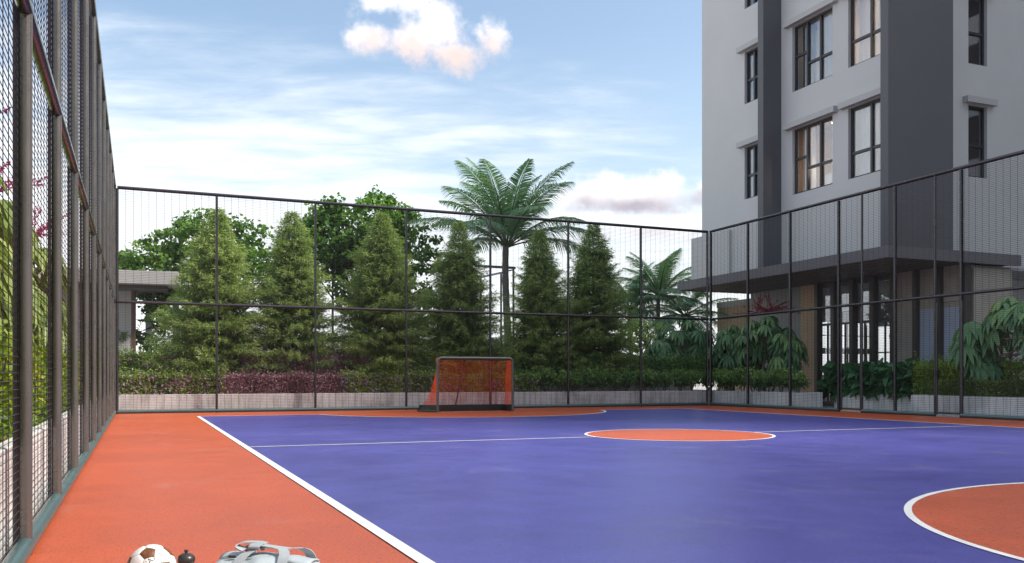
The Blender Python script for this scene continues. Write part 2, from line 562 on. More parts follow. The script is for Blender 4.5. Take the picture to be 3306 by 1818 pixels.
paint('brown_strip', (0.12, 0.06, 0.045), 0.6)
paint('pale_blue_wall', (0.55, 0.62, 0.74), 0.7, var=0.04)
paint('pergola_steel', (0.06, 0.07, 0.085), 0.45, metal=0.3)
paint('pergola_sheet', (0.28, 0.33, 0.42), 0.4, var=0.1)
paint('bark', (0.14, 0.095, 0.065), 0.9, var=0.35, vscale=14, bump=0.8, bscale=25)
paint('palm_bark', (0.20, 0.17, 0.15), 0.9, var=0.3, vscale=8, bump=0.6, bscale=20)
paint('dark_bark', (0.045, 0.035, 0.03), 0.9, var=0.3, vscale=10, bump=0.6)
paint('pale_bark', (0.26, 0.21, 0.16), 0.85, var=0.35, vscale=12, bump=0.6)
paint('goal_tube', (0.14, 0.155, 0.15), 0.42, metal=0.5, var=0.1)
paint('goal_board', (0.045, 0.065, 0.062), 0.5, var=0.15)
paint('net_orange', (0.95, 0.13, 0.03), 0.6)
paint('ball_white', (0.80, 0.79, 0.78), 0.35, var=0.03, vscale=30, bump=0.1, bscale=400)
paint('ball_brown', (0.16, 0.062, 0.018), 0.45, var=0.55, vscale=60, bump=0.2, bscale=300)
paint('ball_seam', (0.22, 0.20, 0.19), 0.8)
paint('ball_ink', (0.10, 0.035, 0.012), 0.6)
paint('bottle_cap', (0.055, 0.052, 0.05), 0.32, metal=0.35)
paint('bottle_body', (0.09, 0.09, 0.095), 0.15, metal=0.1)
paint('bottle_print', (0.55, 0.10, 0.05), 0.4)
paint('bag_white', (0.42, 0.48, 0.51), 0.5, var=0.05, vscale=8, bump=0.3, bscale=14)
paint('bag_strap', (0.36, 0.40, 0.425), 0.6, var=0.06, vscale=20, bump=0.2, bscale=200)
paint('bag_piping', (0.40, 0.46, 0.48), 0.6)
paint('zip_dark', (0.05, 0.05, 0.05), 0.4, metal=0.5)

leaf_mat('conifer_leaf', [(0.0, (0.058, 0.095, 0.042)), (0.35, (0.135, 0.19, 0.07)), (0.7, (0.225, 0.285, 0.105)), (1.0, (0.35, 0.39, 0.17))], 0.6, 0.38)
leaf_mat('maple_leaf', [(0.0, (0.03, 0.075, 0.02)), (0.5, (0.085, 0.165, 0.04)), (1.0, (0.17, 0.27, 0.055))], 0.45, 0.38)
leaf_mat('palm_leaf', [(0.0, (0.025, 0.055, 0.035)), (0.5, (0.06, 0.105, 0.065)), (1.0, (0.12, 0.17, 0.10))], 0.38, 0.32)
leaf_mat('schefflera_leaf', [(0.0, (0.022, 0.05, 0.026)), (0.6, (0.055, 0.11, 0.05)), (0.93, (0.12, 0.175, 0.06)), (1.0, (0.30, 0.24, 0.04))], 0.35, 0.22)
leaf_mat('bright_schefflera_leaf', [(0.0, (0.07, 0.12, 0.03)), (0.6, (0.16, 0.22, 0.06)), (1.0, (0.34, 0.36, 0.12))], 0.4, 0.3)
leaf_mat('shrub_leaf', [(0.0, (0.025, 0.055, 0.02)), (0.5, (0.07, 0.125, 0.042)), (1.0, (0.15, 0.22, 0.06))], 0.4, 0.2)
leaf_mat('flower_shrub_leaf', [(0.0, (0.03, 0.05, 0.016)), (0.5, (0.11, 0.15, 0.035)), (1.0, (0.22, 0.25, 0.06))], 0.5, 0.25)
leaf_mat('purple_leaf', [(0.0, (0.05, 0.028, 0.032)), (0.5, (0.15, 0.08, 0.088)), (1.0, (0.29, 0.18, 0.19))], 0.45, 0.15, (1.2, 0.7, 0.8))
leaf_mat('big_leaf', [(0.0, (0.010, 0.036, 0.016)), (0.6, (0.022, 0.07, 0.028)), (1.0, (0.045, 0.11, 0.045))], 0.4, 0.2)
leaf_mat('feather_leaf', [(0.0, (0.035, 0.06, 0.010)), (0.5, (0.085, 0.115, 0.018)), (1.0, (0.16, 0.18, 0.03))], 0.5, 0.3)
leaf_mat('box_leaf', [(0.0, (0.018, 0.034, 0.010)), (0.6, (0.055, 0.085, 0.022)), (1.0, (0.19, 0.22, 0.07))], 0.45, 0.2)
leaf_mat('golden_leaf', [(0.0, (0.06, 0.13, 0.01)), (0.5, (0.20, 0.30, 0.02)), (0.8, (0.42, 0.45, 0.03)), (1.0, (0.60, 0.52, 0.05))], 0.45, 0.3)
leaf_mat('pink_petal', [(0.0, (0.50, 0.16, 0.42)), (0.5, (0.70, 0.32, 0.52)), (1.0, (0.85, 0.60, 0.68))], 0.6, 0.3, (1, 0.8, 0.9))
leaf_mat('violet_petal', [(0.0, (0.34, 0.18, 0.50)), (0.6, (0.55, 0.32, 0.64)), (1.0, (0.72, 0.52, 0.74))], 0.6, 0.3, (1, 0.8, 1.0))
leaf_mat('red_spike', [(0.0, (0.22, 0.015, 0.03)), (1.0, (0.48, 0.05, 0.07))], 0.5, 0.2, (1, 0.6, 0.6))
leaf_mat('magenta_spike', [(0.0, (0.42, 0.05, 0.16)), (1.0, (0.75, 0.16, 0.32))], 0.5, 0.2, (1, 0.6, 0.8))
def cloth_mat(name, col):
    m, g, b, out = mat_new(name)
    b.inputs['Base Color'].default_value = col + (1,); b.inputs['Roughness'].default_value = 0.9
    tr = g.n('ShaderNodeBsdfTranslucent'); tr.inputs[0].default_value = col + (1,)
    mx = g.n('ShaderNodeMixShader'); mx.inputs[0].default_value = 0.4
    g.nt.links.new(b.outputs[0], mx.inputs[1]); g.nt.links.new(tr.outputs[0], mx.inputs[2]); g.nt.links.new(mx.outputs[0], out.inputs[0])
    MATS[name] = m
cloth_mat('sheer_cloth', (0.82, 0.80, 0.78))
paint('soft_glow', (0.9, 0.85, 0.8), 0.5, emit=((1.0, 0.90, 0.78), 3.0))
M = MATS

# ------------------------------------------------------------------ ground and court
gm = MB().add([(-1500, -1500, -0.06), (1500, -1500, -0.06), (1500, 1500, -0.06), (-1500, 1500, -0.06)], [(0, 1, 2, 3)])
tag(gm.build('ground', M['paving']), kind='structure')

court = tag(MB().box(-0.64, 18.98, -6, 26.93, -0.05, 0.0).build('court_surface', M['orange_rubber']), kind='structure')
CX = 8.77
def sheet(name, poly, z, mat, parent=court):
    return MB().add([(x, y, z) for x, y in poly], [tuple(range(len(poly)))]).build(name, M[mat], parent)
def disc(cx, cy, r, clip=lambda p: p, n=96):
    return [clip((cx + r * math.cos(2 * math.pi * k / n), cy + r * math.sin(2 * math.pi * k / n))) for k in range(n)]
def dedupe(pts):
    out = []
    for p in pts:
        if not out or math.dist(p, out[-1]) > 1e-5:
            out.append(p)
    return out
def ring(name, cx, cy, r, w, z, keep=lambda y: True, n=160, mat='white_line'):
    mb = MB()
    for k in range(n):
        a, b = 2 * math.pi * k / n, 2 * math.pi * (k + 1) / n
        ps = [(cx + q * math.cos(t), cy + q * math.sin(t), z) for t, q in ((a, r - w), (a, r), (b, r), (b, r - w))]
        if all(keep(p[1]) for p in ps):
            mb.add(ps, [(0, 1, 2, 3)])
    return mb.build(name, M[mat], court)

Y_END, Y_NEAR, XL, XR, Y_HALF = 24.1, 2.3, 1.43, 16.1, 13.2
sheet('playing_area', [(XL, Y_NEAR), (XR, Y_NEAR), (XR, Y_END), (XL, Y_END)], 0.0025, 'blue_rubber')
sheet('centre_spot', disc(8.68, Y_HALF, 1.6), 0.005, 'orange_rubber')
sheet('goal_area', dedupe(disc(CX, 25.1, 4.4, lambda p: (p[0], min(p[1], Y_END)), 160)), 0.005, 'orange_rubber')
sheet('goal_area', dedupe(disc(7.46, 2.83, 3.05, lambda p: (p[0], max(p[1], Y_NEAR)), 160)), 0.005, 'orange_rubber')
ring('line_marking', 8.68, Y_HALF, 1.63, 0.048, 0.0075)
ring('line_marking', CX, 25.1, 4.42, 0.075, 0.0075, lambda y: y <= Y_END + 0.03, 240)
ring('line_marking', 7.46, 2.83, 3.085, 0.055, 0.0075, lambda y: y >= Y_NEAR, 240)
def bar(x0, x1, y0, y1, z=0.0075):
    sheet('line_marking', [(x0, y0), (x1, y0), (x1, y1), (x0, y1)], z, 'white_line')
bar(XL - 0.042, XL + 0.042, Y_NEAR, Y_END + 0.03)
bar(XR - 0.035, XR + 0.035, Y_NEAR, Y_END + 0.03)
bar(XL + 0.05, CX - 4.29, Y_END - 0.03, Y_END + 0.03)
bar(CX + 4.29, XR - 0.035, Y_END - 0.03, Y_END + 0.03)
bar(XL + 0.05, 8.68 - 1.63, Y_HALF - 0.028, Y_HALF + 0.028)
bar(8.68 + 1.63, XR - 0.035, Y_HALF - 0.028, Y_HALF + 0.028)
bar(7.98, 9.85, 24.20, 24.27)

# ------------------------------------------------------------------ fences
FH, FMID = 6.2, 3.07
def prism(mb, p, q, r, n=3):
    mb.tube([p, q], r, n, cap=False)
def mesh_panel(parent, P, a, b, z0, z1, off=0.028, hs=0.045, vs=0.2, r=0.0038):
    mb = MB()
    nz = int((z1 - z0) / hs)
    for i in range(nz):
        z = z0 + (i + 0.5) * (z1 - z0) / nz
        prism(mb, P(a, off, z), P(b, off, z), r)
    nv = max(2, int(round((b - a) / vs)))
    for i in range(nv + 1):
        u = a + 0.012 + (b - a - 0.024) * i / nv
        prism(mb, P(u, off + 0.006, z0), P(u, off + 0.006, z1), r * 1.05)
    return mb.build('wire_mesh', M['wire_metal'], parent)
def fence(label, P, posts, gates=(), wire=0.0038, pm='post_metal'):
    t = thing('mesh_fence', label, 'fence', P(posts[0], 0, 0))
    base = Vector(P(posts[0], 0, 0))
    def Q(u, o, z):
        p = P(u, o, z)
        return (p[0] - base.x, p[1] - base.y, p[2])
    for i, u in enumerate(posts):
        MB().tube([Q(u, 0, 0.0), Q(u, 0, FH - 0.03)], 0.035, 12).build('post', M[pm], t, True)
        bx = MB()
        p, q = Q(u - 0.022, 0.040, 0.0), Q(u + 0.022, 0.062, FH - 0.05)
        bx.box(min(p[0], q[0]), max(p[0], q[0]), min(p[1], q[1]), max(p[1], q[1]), 0.0, FH - 0.05)
        bx.build('backing_post', M['dark_post'], t)
    for a, b in zip(posts[:-1], posts[1:]):
        MB().tube([Q(a, 0, FH), Q(b, 0, FH)], 0.046, 12).build('top_rail', M['post_metal'], t, True)
        MB().tube([Q(a, 0, FMID), Q(b, 0, FMID)], 0.042, 12).build('middle_rail', M['post_metal'], t, True)
        spans = [(a, b)]
        for g0, g1 in gates:
            if a - 0.1 <= g0 and g1 <= b + 0.1:
                spans = [s for s in ((a, g0), (g1, b)) if s[1] - s[0] > 0.2]
                mesh_panel(t, Q, g0, g1, FMID, FH - 0.02)
                for gg in (g0, g1):
                    if min(abs(gg - a), abs(gg - b)) > 0.2:
                        MB().tube([Q(gg, 0, 0), Q(gg, 0, FH)], 0.03, 12).build('post', M['post_metal'], t, True)
        for s0, s1 in spans:
            MB().tube([Q(s0, 0, 0.055), Q(s1, 0, 0.055)], 0.05, 12).build('bottom_rail', M['teal_rail'], t, True)
            if (s0, s1) == (a, b):
                mesh_panel(t, Q, s0, s1, 0.10, FH - 0.02, r=wire)
            else:
                mesh_panel(t, Q, s0, s1, 0.10, FH - 0.02, r=wire)
    return t
XF, YF, XFR = -0.58, 26.68, 18.84
left_posts = [5.68 + 2.1 * k for k in range(-3, 11)]
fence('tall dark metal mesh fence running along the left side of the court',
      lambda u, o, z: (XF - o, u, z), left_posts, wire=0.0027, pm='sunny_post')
back_posts = [XF + 0.07] + [2.08 + 2.79 * k for k in range(7)]
back_posts[-1] = XFR - 0.06
fence('tall dark mesh fence across the far end, behind the orange goal',
      lambda u, o, z: (u, YF + o, z), back_posts)
right_posts = [26.6 - 2.1 * k for k in range(10)][::-1]
fence('tall dark mesh fence along the right side, below the apartment tower',
      lambda u, o, z: (XFR + o, u, z), right_posts, gates=((19.38, 20.23), (16.02, 16.88)))
def gate(label, y0, y1):
    t = thing('gate', label, 'gate', (XFR, y0, 0), group=None)
    w = y1 - y0
    fr = MB()
    a, b = 0.05, w - 0.05
    zt = 2.9
    fr.tube([(0, a, 0.05), (0, a, zt), (0, b, zt), (0, b, 0.05)], 0.026, 10)
    fr.tube([(0, a, 0.10), (0, b, 0.10)], 0.026, 10)
    fr.build('frame', M['post_metal'], t, True)
    mesh_panel(t, lambda u, o, z: (o * 0.4, u, z), a + 0.02, b - 0.02, 0.12, zt - 0.02, r=0.0036)
    h = MB().box(-0.03, 0.03, b - 0.06, b + 0.02, 1.0, 1.18)
    h.tube([(-0.03, b - 0.02, 1.12), (-0.085, b - 0.02, 1.12), (-0.085, b - 0.14, 1.12)], 0.009, 6)
    h.build('latch', M['dark_post'], t)
    MB().tube([(0.0, a - 0.035, 0.5), (0.0, a - 0.035, 0.62)], 0.014, 8).build('hinge', M['dark_post'], t, True)
    MB().tube([(0.0, a - 0.035, 2.3), (0.0, a - 0.035, 2.42)], 0.014, 8).build('hinge', M['dark_post'], t, True)
gate('narrow mesh gate in the right fence in front of the broad-leaved plants', 19.38, 20.23)
gate('narrow mesh gate in the right fence in front of the clipped hedge', 16.02, 16.88)

# ------------------------------------------------------------------ planters
def planter(label, x0, x1, y0, y1, h, mat='planter_concrete', z0=-0.05, th=0.1):
    t = thing('planter', label, 'planter', (x0, y0, 0))
    X, Y = x1 - x0, y1 - y0
    mb = MB()
    mb.cbox(0, X, 0, th, z0, h, 0.008)
    mb.cbox(0, X, Y - th, Y, z0, h, 0.008)
    mb.cbox(0, th, th, Y - th, z0, h, 0.008)
    mb.cbox(X - th, X, th, Y - th, z0, h, 0.008)
    mb.build('wall', M[mat], t)
    MB().box(th, X - th, th, Y - th, z0, h - 0.05).build('soil', M['soil'], t)
    return t
planter('long pale concrete planter outside the left fence under the golden hedge', -2.7, -0.68, -2, 26.7, 0.60)
planter('low pale concrete planter behind the far fence holding flowers and shrubs', -0.68, 18.98, 26.98, 27.88, 0.52)
planter('upper concrete planter under the row of conifers', -2.7, 18.98, 27.9, 30.4, 0.98)
planter('grey-green concrete planter in the right corner under small-leaved shrubs', 19.0, 20.2, 22.45, 30.4, 0.52, 'weathered_concrete')
planter('recessed concrete planter behind the pink paving, under the broad-leaved plants', 20.6, 21.7, 17.95, 22.4, 0.50, 'weathered_concrete')
planter('concrete planter at the right edge under the clipped hedge', 19.1, 21.9, 6.0, 17.9, 0.53, 'weathered_concrete')
tag(MB().box(19.1, 20.6, 17.92, 22.43, -0.05, 0.006).build('paved_entrance', M['pink_paving']), kind='structure')

# ------------------------------------------------------------------ apartment tower
tower = thing('apartment_tower', 'light grey apartment tower with dark vertical fins and a canopy over its lobby', 'building', (23.0, 22.3, 0))
TB = Vector((23.0, 22.3, 0))
def rel(mb):
    mb.v = [(x - TB.x, y - TB.y, z) for x, y, z in mb.v]
    return mb
def tpart(mb, name, mat, parent=None, smooth=False):
    return rel(mb).build(name, M[mat], parent or tower, smooth)
def mbox(mb, P, u0, u1, d0, d1, z0, z1):
    a, b = P(u0, d0, z0), P(u1, d1, z1)
    return mb.box(min(a[0], b[0]), max(a[0], b[0]), min(a[1], b[1]), max(a[1], b[1]), z0, z1)
XB, YB, ROOF = 23.0, 22.3, 21.0
PX = lambda u, d, z: (XB + d, u, z)              # facade facing the court
PY = lambda u, d, z: (u, YB + d, z)              # facade facing the camera
def facade(P, u0, u1, z0, z1, holes, mat, name='wall', reveal=0.3):
    mb = MB()
    us = sorted({u0, u1, *[h[0] for h in holes], *[h[1] for h in holes]})
    zs = sorted({z0, z1, *[h[2] for h in holes], *[h[3] for h in holes]})
    for a, b in zip(us[:-1], us[1:]):
        for c, d in zip(zs[:-1], zs[1:]):
            um, zm = (a + b) / 2, (c + d) / 2
            if any(h[0] < um < h[1] and h[2] < zm < h[3] for h in holes):
                continue
            mb.add([P(a, 0, c), P(b, 0, c), P(b, 0, d), P(a, 0, d)], [(0, 1, 2, 3)])
    for (a, b, c, d) in holes:
        r = reveal
        mb.add([P(a, 0, c), P(b, 0, c), P(b, 0, d), P(a, 0, d), P(a, r, c), P(b, r, c), P(b, r, d), P(a, r, d)],
               [(0, 1, 5, 4), (1, 2, 6, 5), (2, 3, 7, 6), (3, 0, 4, 7)])
    return tpart(mb, name, mat)
ST_H = 3.91
wins = []      # (P, u0,u1,z0,z1, columns, bars, curtain style)
holesX, holesY = [], []
for k, (za, zb) in enumerate(((7.94, 10.43), (7.94 + ST_H, 10.43 + ST_H))):
    holesX.append((25.07, 27.2, za, zb)); wins.append((PX, 25.07, 27.2, za, zb, 3, (0.36, 0.36, 0.54), k))
    holesX.append((22.35, 24.3, za, zb)); wins.append((PX, 22.35, 24.3, za, zb, 2, (0.36, 0.36), k + 2))
for k in range(3):
    za, zb = 8.30 + ST_H * k, 10.44 + ST_H * k
    holesX.append((29.1, 30.1, za, zb)); wins.append((PX, 29.1, 30.1, za, zb, 2, (0.45, 0.45), 10))
for k in range(2):
    za, zb = 7.94 + ST_H * k, 10.43 + ST_H * k
    holesY.append((26.45, 27.35, za, zb)); wins.append((PY, 26.45, 27.35, za, zb, 1, (0.45,), 20))
facade(PX, YB, 33.1, 4.9, ROOF, holesX, 'tower_white')
facade(PY, XB, 39.0, 4.9, ROOF, holesY, 'tower_white')
tpart(MB().box(XB + 4.0, 39.0, 33.0, 33.1, 4.9, ROOF).box(38.9, 39.0, YB + 0.1, 33.0, 4.9, ROOF).box(XB + 0.012, XB + 4.0, 33.0, 33.09, 4.9, ROOF), 'wall', 'tower_white')
tpart(MB().box(XB + 0.02, 38.9, YB + 0.02, 33.0, ROOF - 0.2, ROOF - 0.02), 'roof', 'tower_trim')
tpart(MB().box(XB - 0.12, XB + 3, 31.0, 33.75, 4.95, 7.2), 'lower_wall', 'tower_white')
# camera-side wall beside the lobby, down to the ground
tpart(MB().box(25.9, 39.0, YB - 0.003, YB + 0.3, 0, 4.9), 'wall', 'tower_white')
# fins
tpart(MB().cbox(22.14, XB + 0.1, 27.83, 28.17, 4.9, ROOF + 0.5, 0.01), 'fin', 'tower_dark')
tpart(MB().cbox(20.4, 23.03, 19.95, 20.26, 4.9, ROOF + 0.5, 0.01).box(22.7, 23.0, 20.26, YB, 4.9, ROOF + 0.3), 'fin', 'tower_dark')
# window hoods
def hood(P, u0, u1, z):
    mb = MB(); mbox(mb, P, u0 - 0.28, u1 + 0.28, -0.22, 0.003, z + 0.02, z + 0.23)
    tpart(mb, 'window_hood', 'tower_trim')
def curtain(parent, P, u0, u1, z0, z1, depth, mat, waves=7, amp=0.06):
    n = waves * 8
    V, F = [], []
    ph = random.random() * 6
    for i in range(n + 1):
        s = i / n
        d = depth + amp * math.sin(s * waves * 2 * math.pi + ph) + 0.02 * math.sin(s * waves * 4.3 + ph)
        u = u0 + (u1 - u0) * s
        V += [P(u, d, z0), P(u, d * 1.0 + 0.01, (z0 + z1) / 2), P(u, depth + 0.6 * (d - depth), z1)]
    for i in range(n):
        a, b = i * 3, i * 3 + 3
        F += [(a, b, b + 1, a + 1), (a + 1, b + 1, b + 2, a + 2)]
    return tpart(MB().add(V, F), 'curtain', mat, parent, True)
def window(P, u0, u1, z0, z1, cols, bars, style):
    w = bpy.data.objects.new('window', None); COL.objects.link(w); w.parent = tower
    w.empty_display_size = 0.1
    fr = MB()
    d0, d1 = 0.12, 0.20
    fw = 0.075
    for a, b, c, d in ((u0, u0 + fw, z0, z1), (u1 - fw, u1, z0, z1), (u0 + fw, u1 - fw, z0, z0 + fw), (u0 + fw, u1 - fw, z1 - fw, z1)):
        mbox(fr, P, a, b, d0, d1, c, d)
    cw = (u1 - u0) / cols
    for k in range(1, cols):
        mbox(fr, P, u0 + k * cw - 0.045, u0 + k * cw + 0.045, d0 - 0.03, d1 - 0.003, z0 + fw, z1 - fw)
    cells = []
    for k in range(cols):
        a = u0 + (fw if k == 0 else k * cw + 0.045); b = u1 - fw if k == cols - 1 else u0 + (k + 1) * cw - 0.045
        if k: a = u0 + k * cw + 0.045
        zb = z0 + (z1 - z0) * bars[k]
        mbox(fr, P, a, b, d0 - 0.015, d1 - 0.006, zb - 0.045, zb + 0.045)
        cells += [(a, b, z0 + fw, zb - 0.045), (a, b, zb + 0.045, z1 - fw)]
    tpart(fr, 'frame', 'frame_grey', w)
    for a, b, c, d in cells:
        pn = MB(); mbox(pn, P, a, b, 0.155, 0.163, c, d)
        tpart(pn, 'pane', 'window_glass', w)
    # the room behind
    a, b, c, d, q = u0 - 0.25, u1 + 0.25, z0 - 0.35, z1 + 0.2, 2.2
    rm = MB().add([P(a, 0.301, c), P(b, 0.301, c), P(b, 0.301, d), P(a, 0.301, d), P(a, q, c), P(b, q, c), P(b, q, d), P(a, q, d)],
                  [(0, 1, 5, 4), (1, 2, 6, 5), (2, 3, 7, 6), (3, 0, 4, 7), (4, 5, 6, 7)])
    tpart(rm, 'room', {0: 'interior_brown', 20: 'interior_brown', 10: 'pale_blue_wall'}.get(style, 'interior_cream'), w)
    W = u1 - u0
    zz0, zz1 = z0 - 0.2, z1 + 0.05
    if style == 0:
        curtain(w, P, u1 - 0.30 * W, u1, zz0, zz1, 0.5, 'sheer_cloth', 4)
        curtain(w, P, u0, u0 + 0.26 * W, zz0, zz1, 0.5, 'sheer_cloth', 4)
    elif style == 1:
        curtain(w, P, u1 - 0.33 * W, u1, zz0, zz1, 0.5, 'dark_curtain', 4)
        curtain(w, P, u1 - 0.60 * W, u1 - 0.34 * W, zz0, zz1, 0.55, 'sheer_cloth', 5)
        curtain(w, P, u0, u0 + 0.36 * W, zz0, zz1, 0.5, 'sheer_cloth', 5)
    elif style == 2:
        curtain(w, P, u1 - 0.48 * W, u1, zz0, zz1, 0.5, 'sheer_cloth', 6)
        curtain(w, P, u1 - 0.62 * W, u1 - 0.52 * W, zz0, zz1, 0.6, 'sheer_cloth', 2)
    elif style == 3:
        curtain(w, P, u1 - 0.48 * W, u1, zz0, zz1, 0.5, 'sheer_cloth', 6)
    return w
for wn in wins:
    window(*wn)
    hood(wn[0], wn[1], wn[2], wn[4])
# lamps seen in the lit rooms
for (x, y, z, w, gm_) in ((24.3, 26.1, 10.58, 'lower middle', 'room_glow'), (24.3, 23.2, 14.49, 'upper right', 'room_glow'), (24.3, 26.1, 14.49, 'upper middle', 'soft_glow'), (24.3, 23.2, 10.58, 'lower right', 'soft_glow')):
    cl = thing('ceiling_lamp', 'lit ceiling lamp glowing inside the %s tower window' % w, 'lamp', (x, y, z))
    MB().lathe([(0.30, 0.0), (0.36, 0.012), (0.36, 0.035), (0.30, 0.05)], 24).build('housing', M['interior_grey'], cl, True)
    MB().lathe([(0.02, -0.05), (0.22, -0.035), (0.295, -0.002)], 24).build('diffuser', M[gm_], cl, True)
pl = thing('pendant_lamp', 'small lit pendant lamp glowing in the lower middle tower window', 'lamp', (23.9, 25.95, 9.0))
MB().tube([(0, 0, 0.12), (0, 0, 1.55)], 0.006, 6).build('cord', M['dark_post'], pl)
MB().lathe([(0.03, 0.14), (0.06, 0.10), (0.11, 0.0), (0.105, -0.005), (0.02, 0.09)], 20).build('shade', M['interior_grey'], pl, True)
MB().lathe([(0.005, 0.03), (0.045, 0.0), (0.05, -0.04), (0.03, -0.08), (0.004, -0.09)], 16).build('bulb', M['bulb_glow'], pl, True)
dr = thing('drum_lamp', 'white drum-shaped floor lamp at the foot of the lit tower window', 'lamp', (23.8, 26.0, 7.59))
MB().lathe([(0.14, 0), (0.15, 0.02), (0.03, 0.06), (0.03, 0.45)], 18).build('base', M['interior_grey'], dr, True)
MB().lathe([(0.20, 0.45), (0.24, 0.46), (0.22, 0.95), (0.20, 0.955)], 24).build('shade', M['curtain_cloth'], dr, True)
for z, w in ((12.75, 'lower'), (13.85, 'upper')):
    sl = thing('shelf_light', '%s lit shelf strip in the upper right tower window' % w, 'shelf light', (24.35, 22.55, z))
    MB().box(-0.12, 0.12, 0, 0.95, 0.06, 0.10).build('shelf', M['interior_brown'], sl)
    MB().box(-0.10, -0.06, 0.05, 0.85, 0.035, 0.057).build('light_strip', M['warm_glow'], sl)
    for i in range(5):
        MB().box(-0.08, 0.06, 0.08 + i * 0.15, 0.15 + i * 0.15, 0.103, 0.26 + 0.05 * (i % 3)).build('book', M[('interior_grey', 'curtain_cloth', 'lobby_tan')[i % 3]], sl)

# unseen towers added to cast shade on the tower and court and block sky
def shade_tower(label, x0, x1, y0, y1, h):
    t = thing('apartment_tower', label, 'building', (x0, y0, 0))
    X, Y = x1 - x0, y1 - y0
    MB().box(0, X, 0, Y, -0.05, h).build('wall', M['tower_white'], t)
    MB().box(-0.3, X + 0.3, -0.3, Y + 0.3, h + 0.001, h + 0.6).build('roof', M['tower_dark'], t)
    for k in range(int(h / 3.9)):
        for u in np.arange(1.2, Y - 1.8, 3.4):
            MB().box(-0.06, -0.002, u, u + 1.9, 1.2 + k * 3.9, 3.5 + k * 3.9).build('window', M['frame_grey'], t)
    for u in np.arange(0.2, Y - 0.5, 6.8):
        MB().box(-0.9, -0.003, u, u + 0.35, 0, h).build('fin', M['tower_dark'], t)
shade_tower('added tall grey shade-casting tower beyond the right edge, nearer the lobby', 42, 56, -2.5, 20.0, 41.5)
shade_tower('added tall grey shade-casting tower beyond the right edge, farther from the lobby', 38, 52, -40, -12.5, 39.5)
shade_tower('added wide grey sky-blocking tower behind the camera', -12, 30, -62, -44, 40)

# canopy and lobby
Z0, Z1 = 4.55, 4.897
tpart(MB().box(20.4, 26.0, 19.95, 31.1, Z0 + 0.06, Z1), 'canopy', 'canopy_dark')
n = 26
for i in range(n):           # soffit boards run along the facade
    x = 20.5 + i * 0.138
    tpart(MB().box(x, x + 0.126, 20.05, 31.0, Z0 + 0.012 + 0.006 * (i % 3), Z0 + 0.058), 'soffit_board', 'soffit_brown')
tpart(MB().box(20.4, 20.48, 19.95, 31.1, Z0, Z0 + 0.0595).box(20.48, 26.0, 19.95, 20.03, Z0, Z0 + 0.0595).box(20.48, 26.0, 31.02, 31.1, Z0, Z0 + 0.0595), 'canopy_edge', 'canopy_dark')
XLb = 24.0
PL = lambda u, d, z: (XLb + d, u, z)
def lpanel(u0, u1, z0, z1, mat, name='wall_panel', d0=0.0, d1=0.12):
    mb = MB(); mbox(mb, PL, u0, u1, d0, d1, z0, z1)
    return tpart(mb, name, mat)
lpanel(27.85, 31.0, 0, Z0 + 0.02, 'lobby_grey')
lpanel(26.97, 27.84, 0, Z0 + 0.02, 'lobby_tan', d0=-0.04)
cols = [20.30, 21.25, 22.2, 23.17, 24.1, 25.07, 26.02, 26.88]
for u in cols:
    lpanel(u - 0.085, u + 0.085, 0, Z0 + 0.02, 'mullion_brown', 'column', -0.16, 0.10)
for a, b, k in zip(cols[:-1], cols[1:], range(9)):
    a2, b2 = a + 0.085, b - 0.085
    if k >= 3:
        f = lpanel(a2, b2, 2.95, 3.03, 'mullion_brown', 'transom', 0.0, 0.07)
        lpanel(a2, b2, 0.0, 0.1, 'mullion_brown', 'sill', 0.0, 0.07)
        lpanel(a2, b2, 4.38, Z0 + 0.02, 'mullion_brown', 'head', 0.0, 0.07)
        lpanel((a2 + b2) / 2 - 0.02, (a2 + b2) / 2 + 0.02, 0.1, 2.949, 'mullion_brown', 'mullion', 0.005, 0.065)
        for c, d in ((0.1, 2.95), (3.03, 4.38)):
            pn = MB(); mbox(pn, PL, a2, b2, 0.03, 0.04, c, d)
            tpart(pn, 'pane', 'lobby_glass', f)
    else:
        lpanel(a2, b2, 0, 3.25, ('lobby_blue', 'lobby_blue', 'lobby_taupe')[k], 'wall_panel', 0.0, 0.1)
        lpanel(a2, b2, 3.251, Z0 + 0.02, 'lobby_taupe', 'wall_panel', 0.0, 0.1)
# lobby room: open at its far side to the daylight behind
tpart(MB().box(24.13, 31.0, 20.3, 31.0, -0.04, 0.012), 'lobby_floor', 'interior_cream')
tpart(MB().box(24.13, 31.0, 20.3, 31.0, 4.45, 4.54), 'lobby_ceiling', 'interior_grey')
fw = MB().box(24.2, 31.0, 31.0, 31.12, 3.45, 4.449).box(24.2, 26.6, 31.0, 31.12, 0.013, 3.449).box(26.6, 31.0, 31.0, 31.12, 2.05, 2.30).box(26.6, 31.0, 31.0, 31.12, 0.013, 0.5)
tpart(fw, 'lobby_side_wall', 'interior_cream')
for x in np.arange(26.6, 31.01, 0.55):
    tpart(MB().box(x - 0.025, x + 0.025, 31.02, 31.1, 0.501, 2.049), 'mullion', 'frame_grey')
    tpart(MB().box(x - 0.025, x + 0.025, 31.02, 31.1, 2.301, 3.449), 'mullion', 'frame_grey')
tpart(MB().box(26.65, 31.0, 31.025, 31.095, 2.84, 2.88), 'transom', 'frame_grey')
tpart(MB().box(24.2, 25.9, 20.2, 20.3, 0.013, 4.449), 'lobby_side_wall', 'lobby_taupe')
bw = MB().box(31.0, 31.15, 20.3, 31.0, 3.3, 4.449).box(31.0, 31.15, 20.3, 24.0, 0.013, 3.299).box(31.0, 31.15, 24.0, 31.0, 0.013, 0.9)
tpart(bw, 'lobby_back_wall', 'pale_blue_wall')
bm = MB()
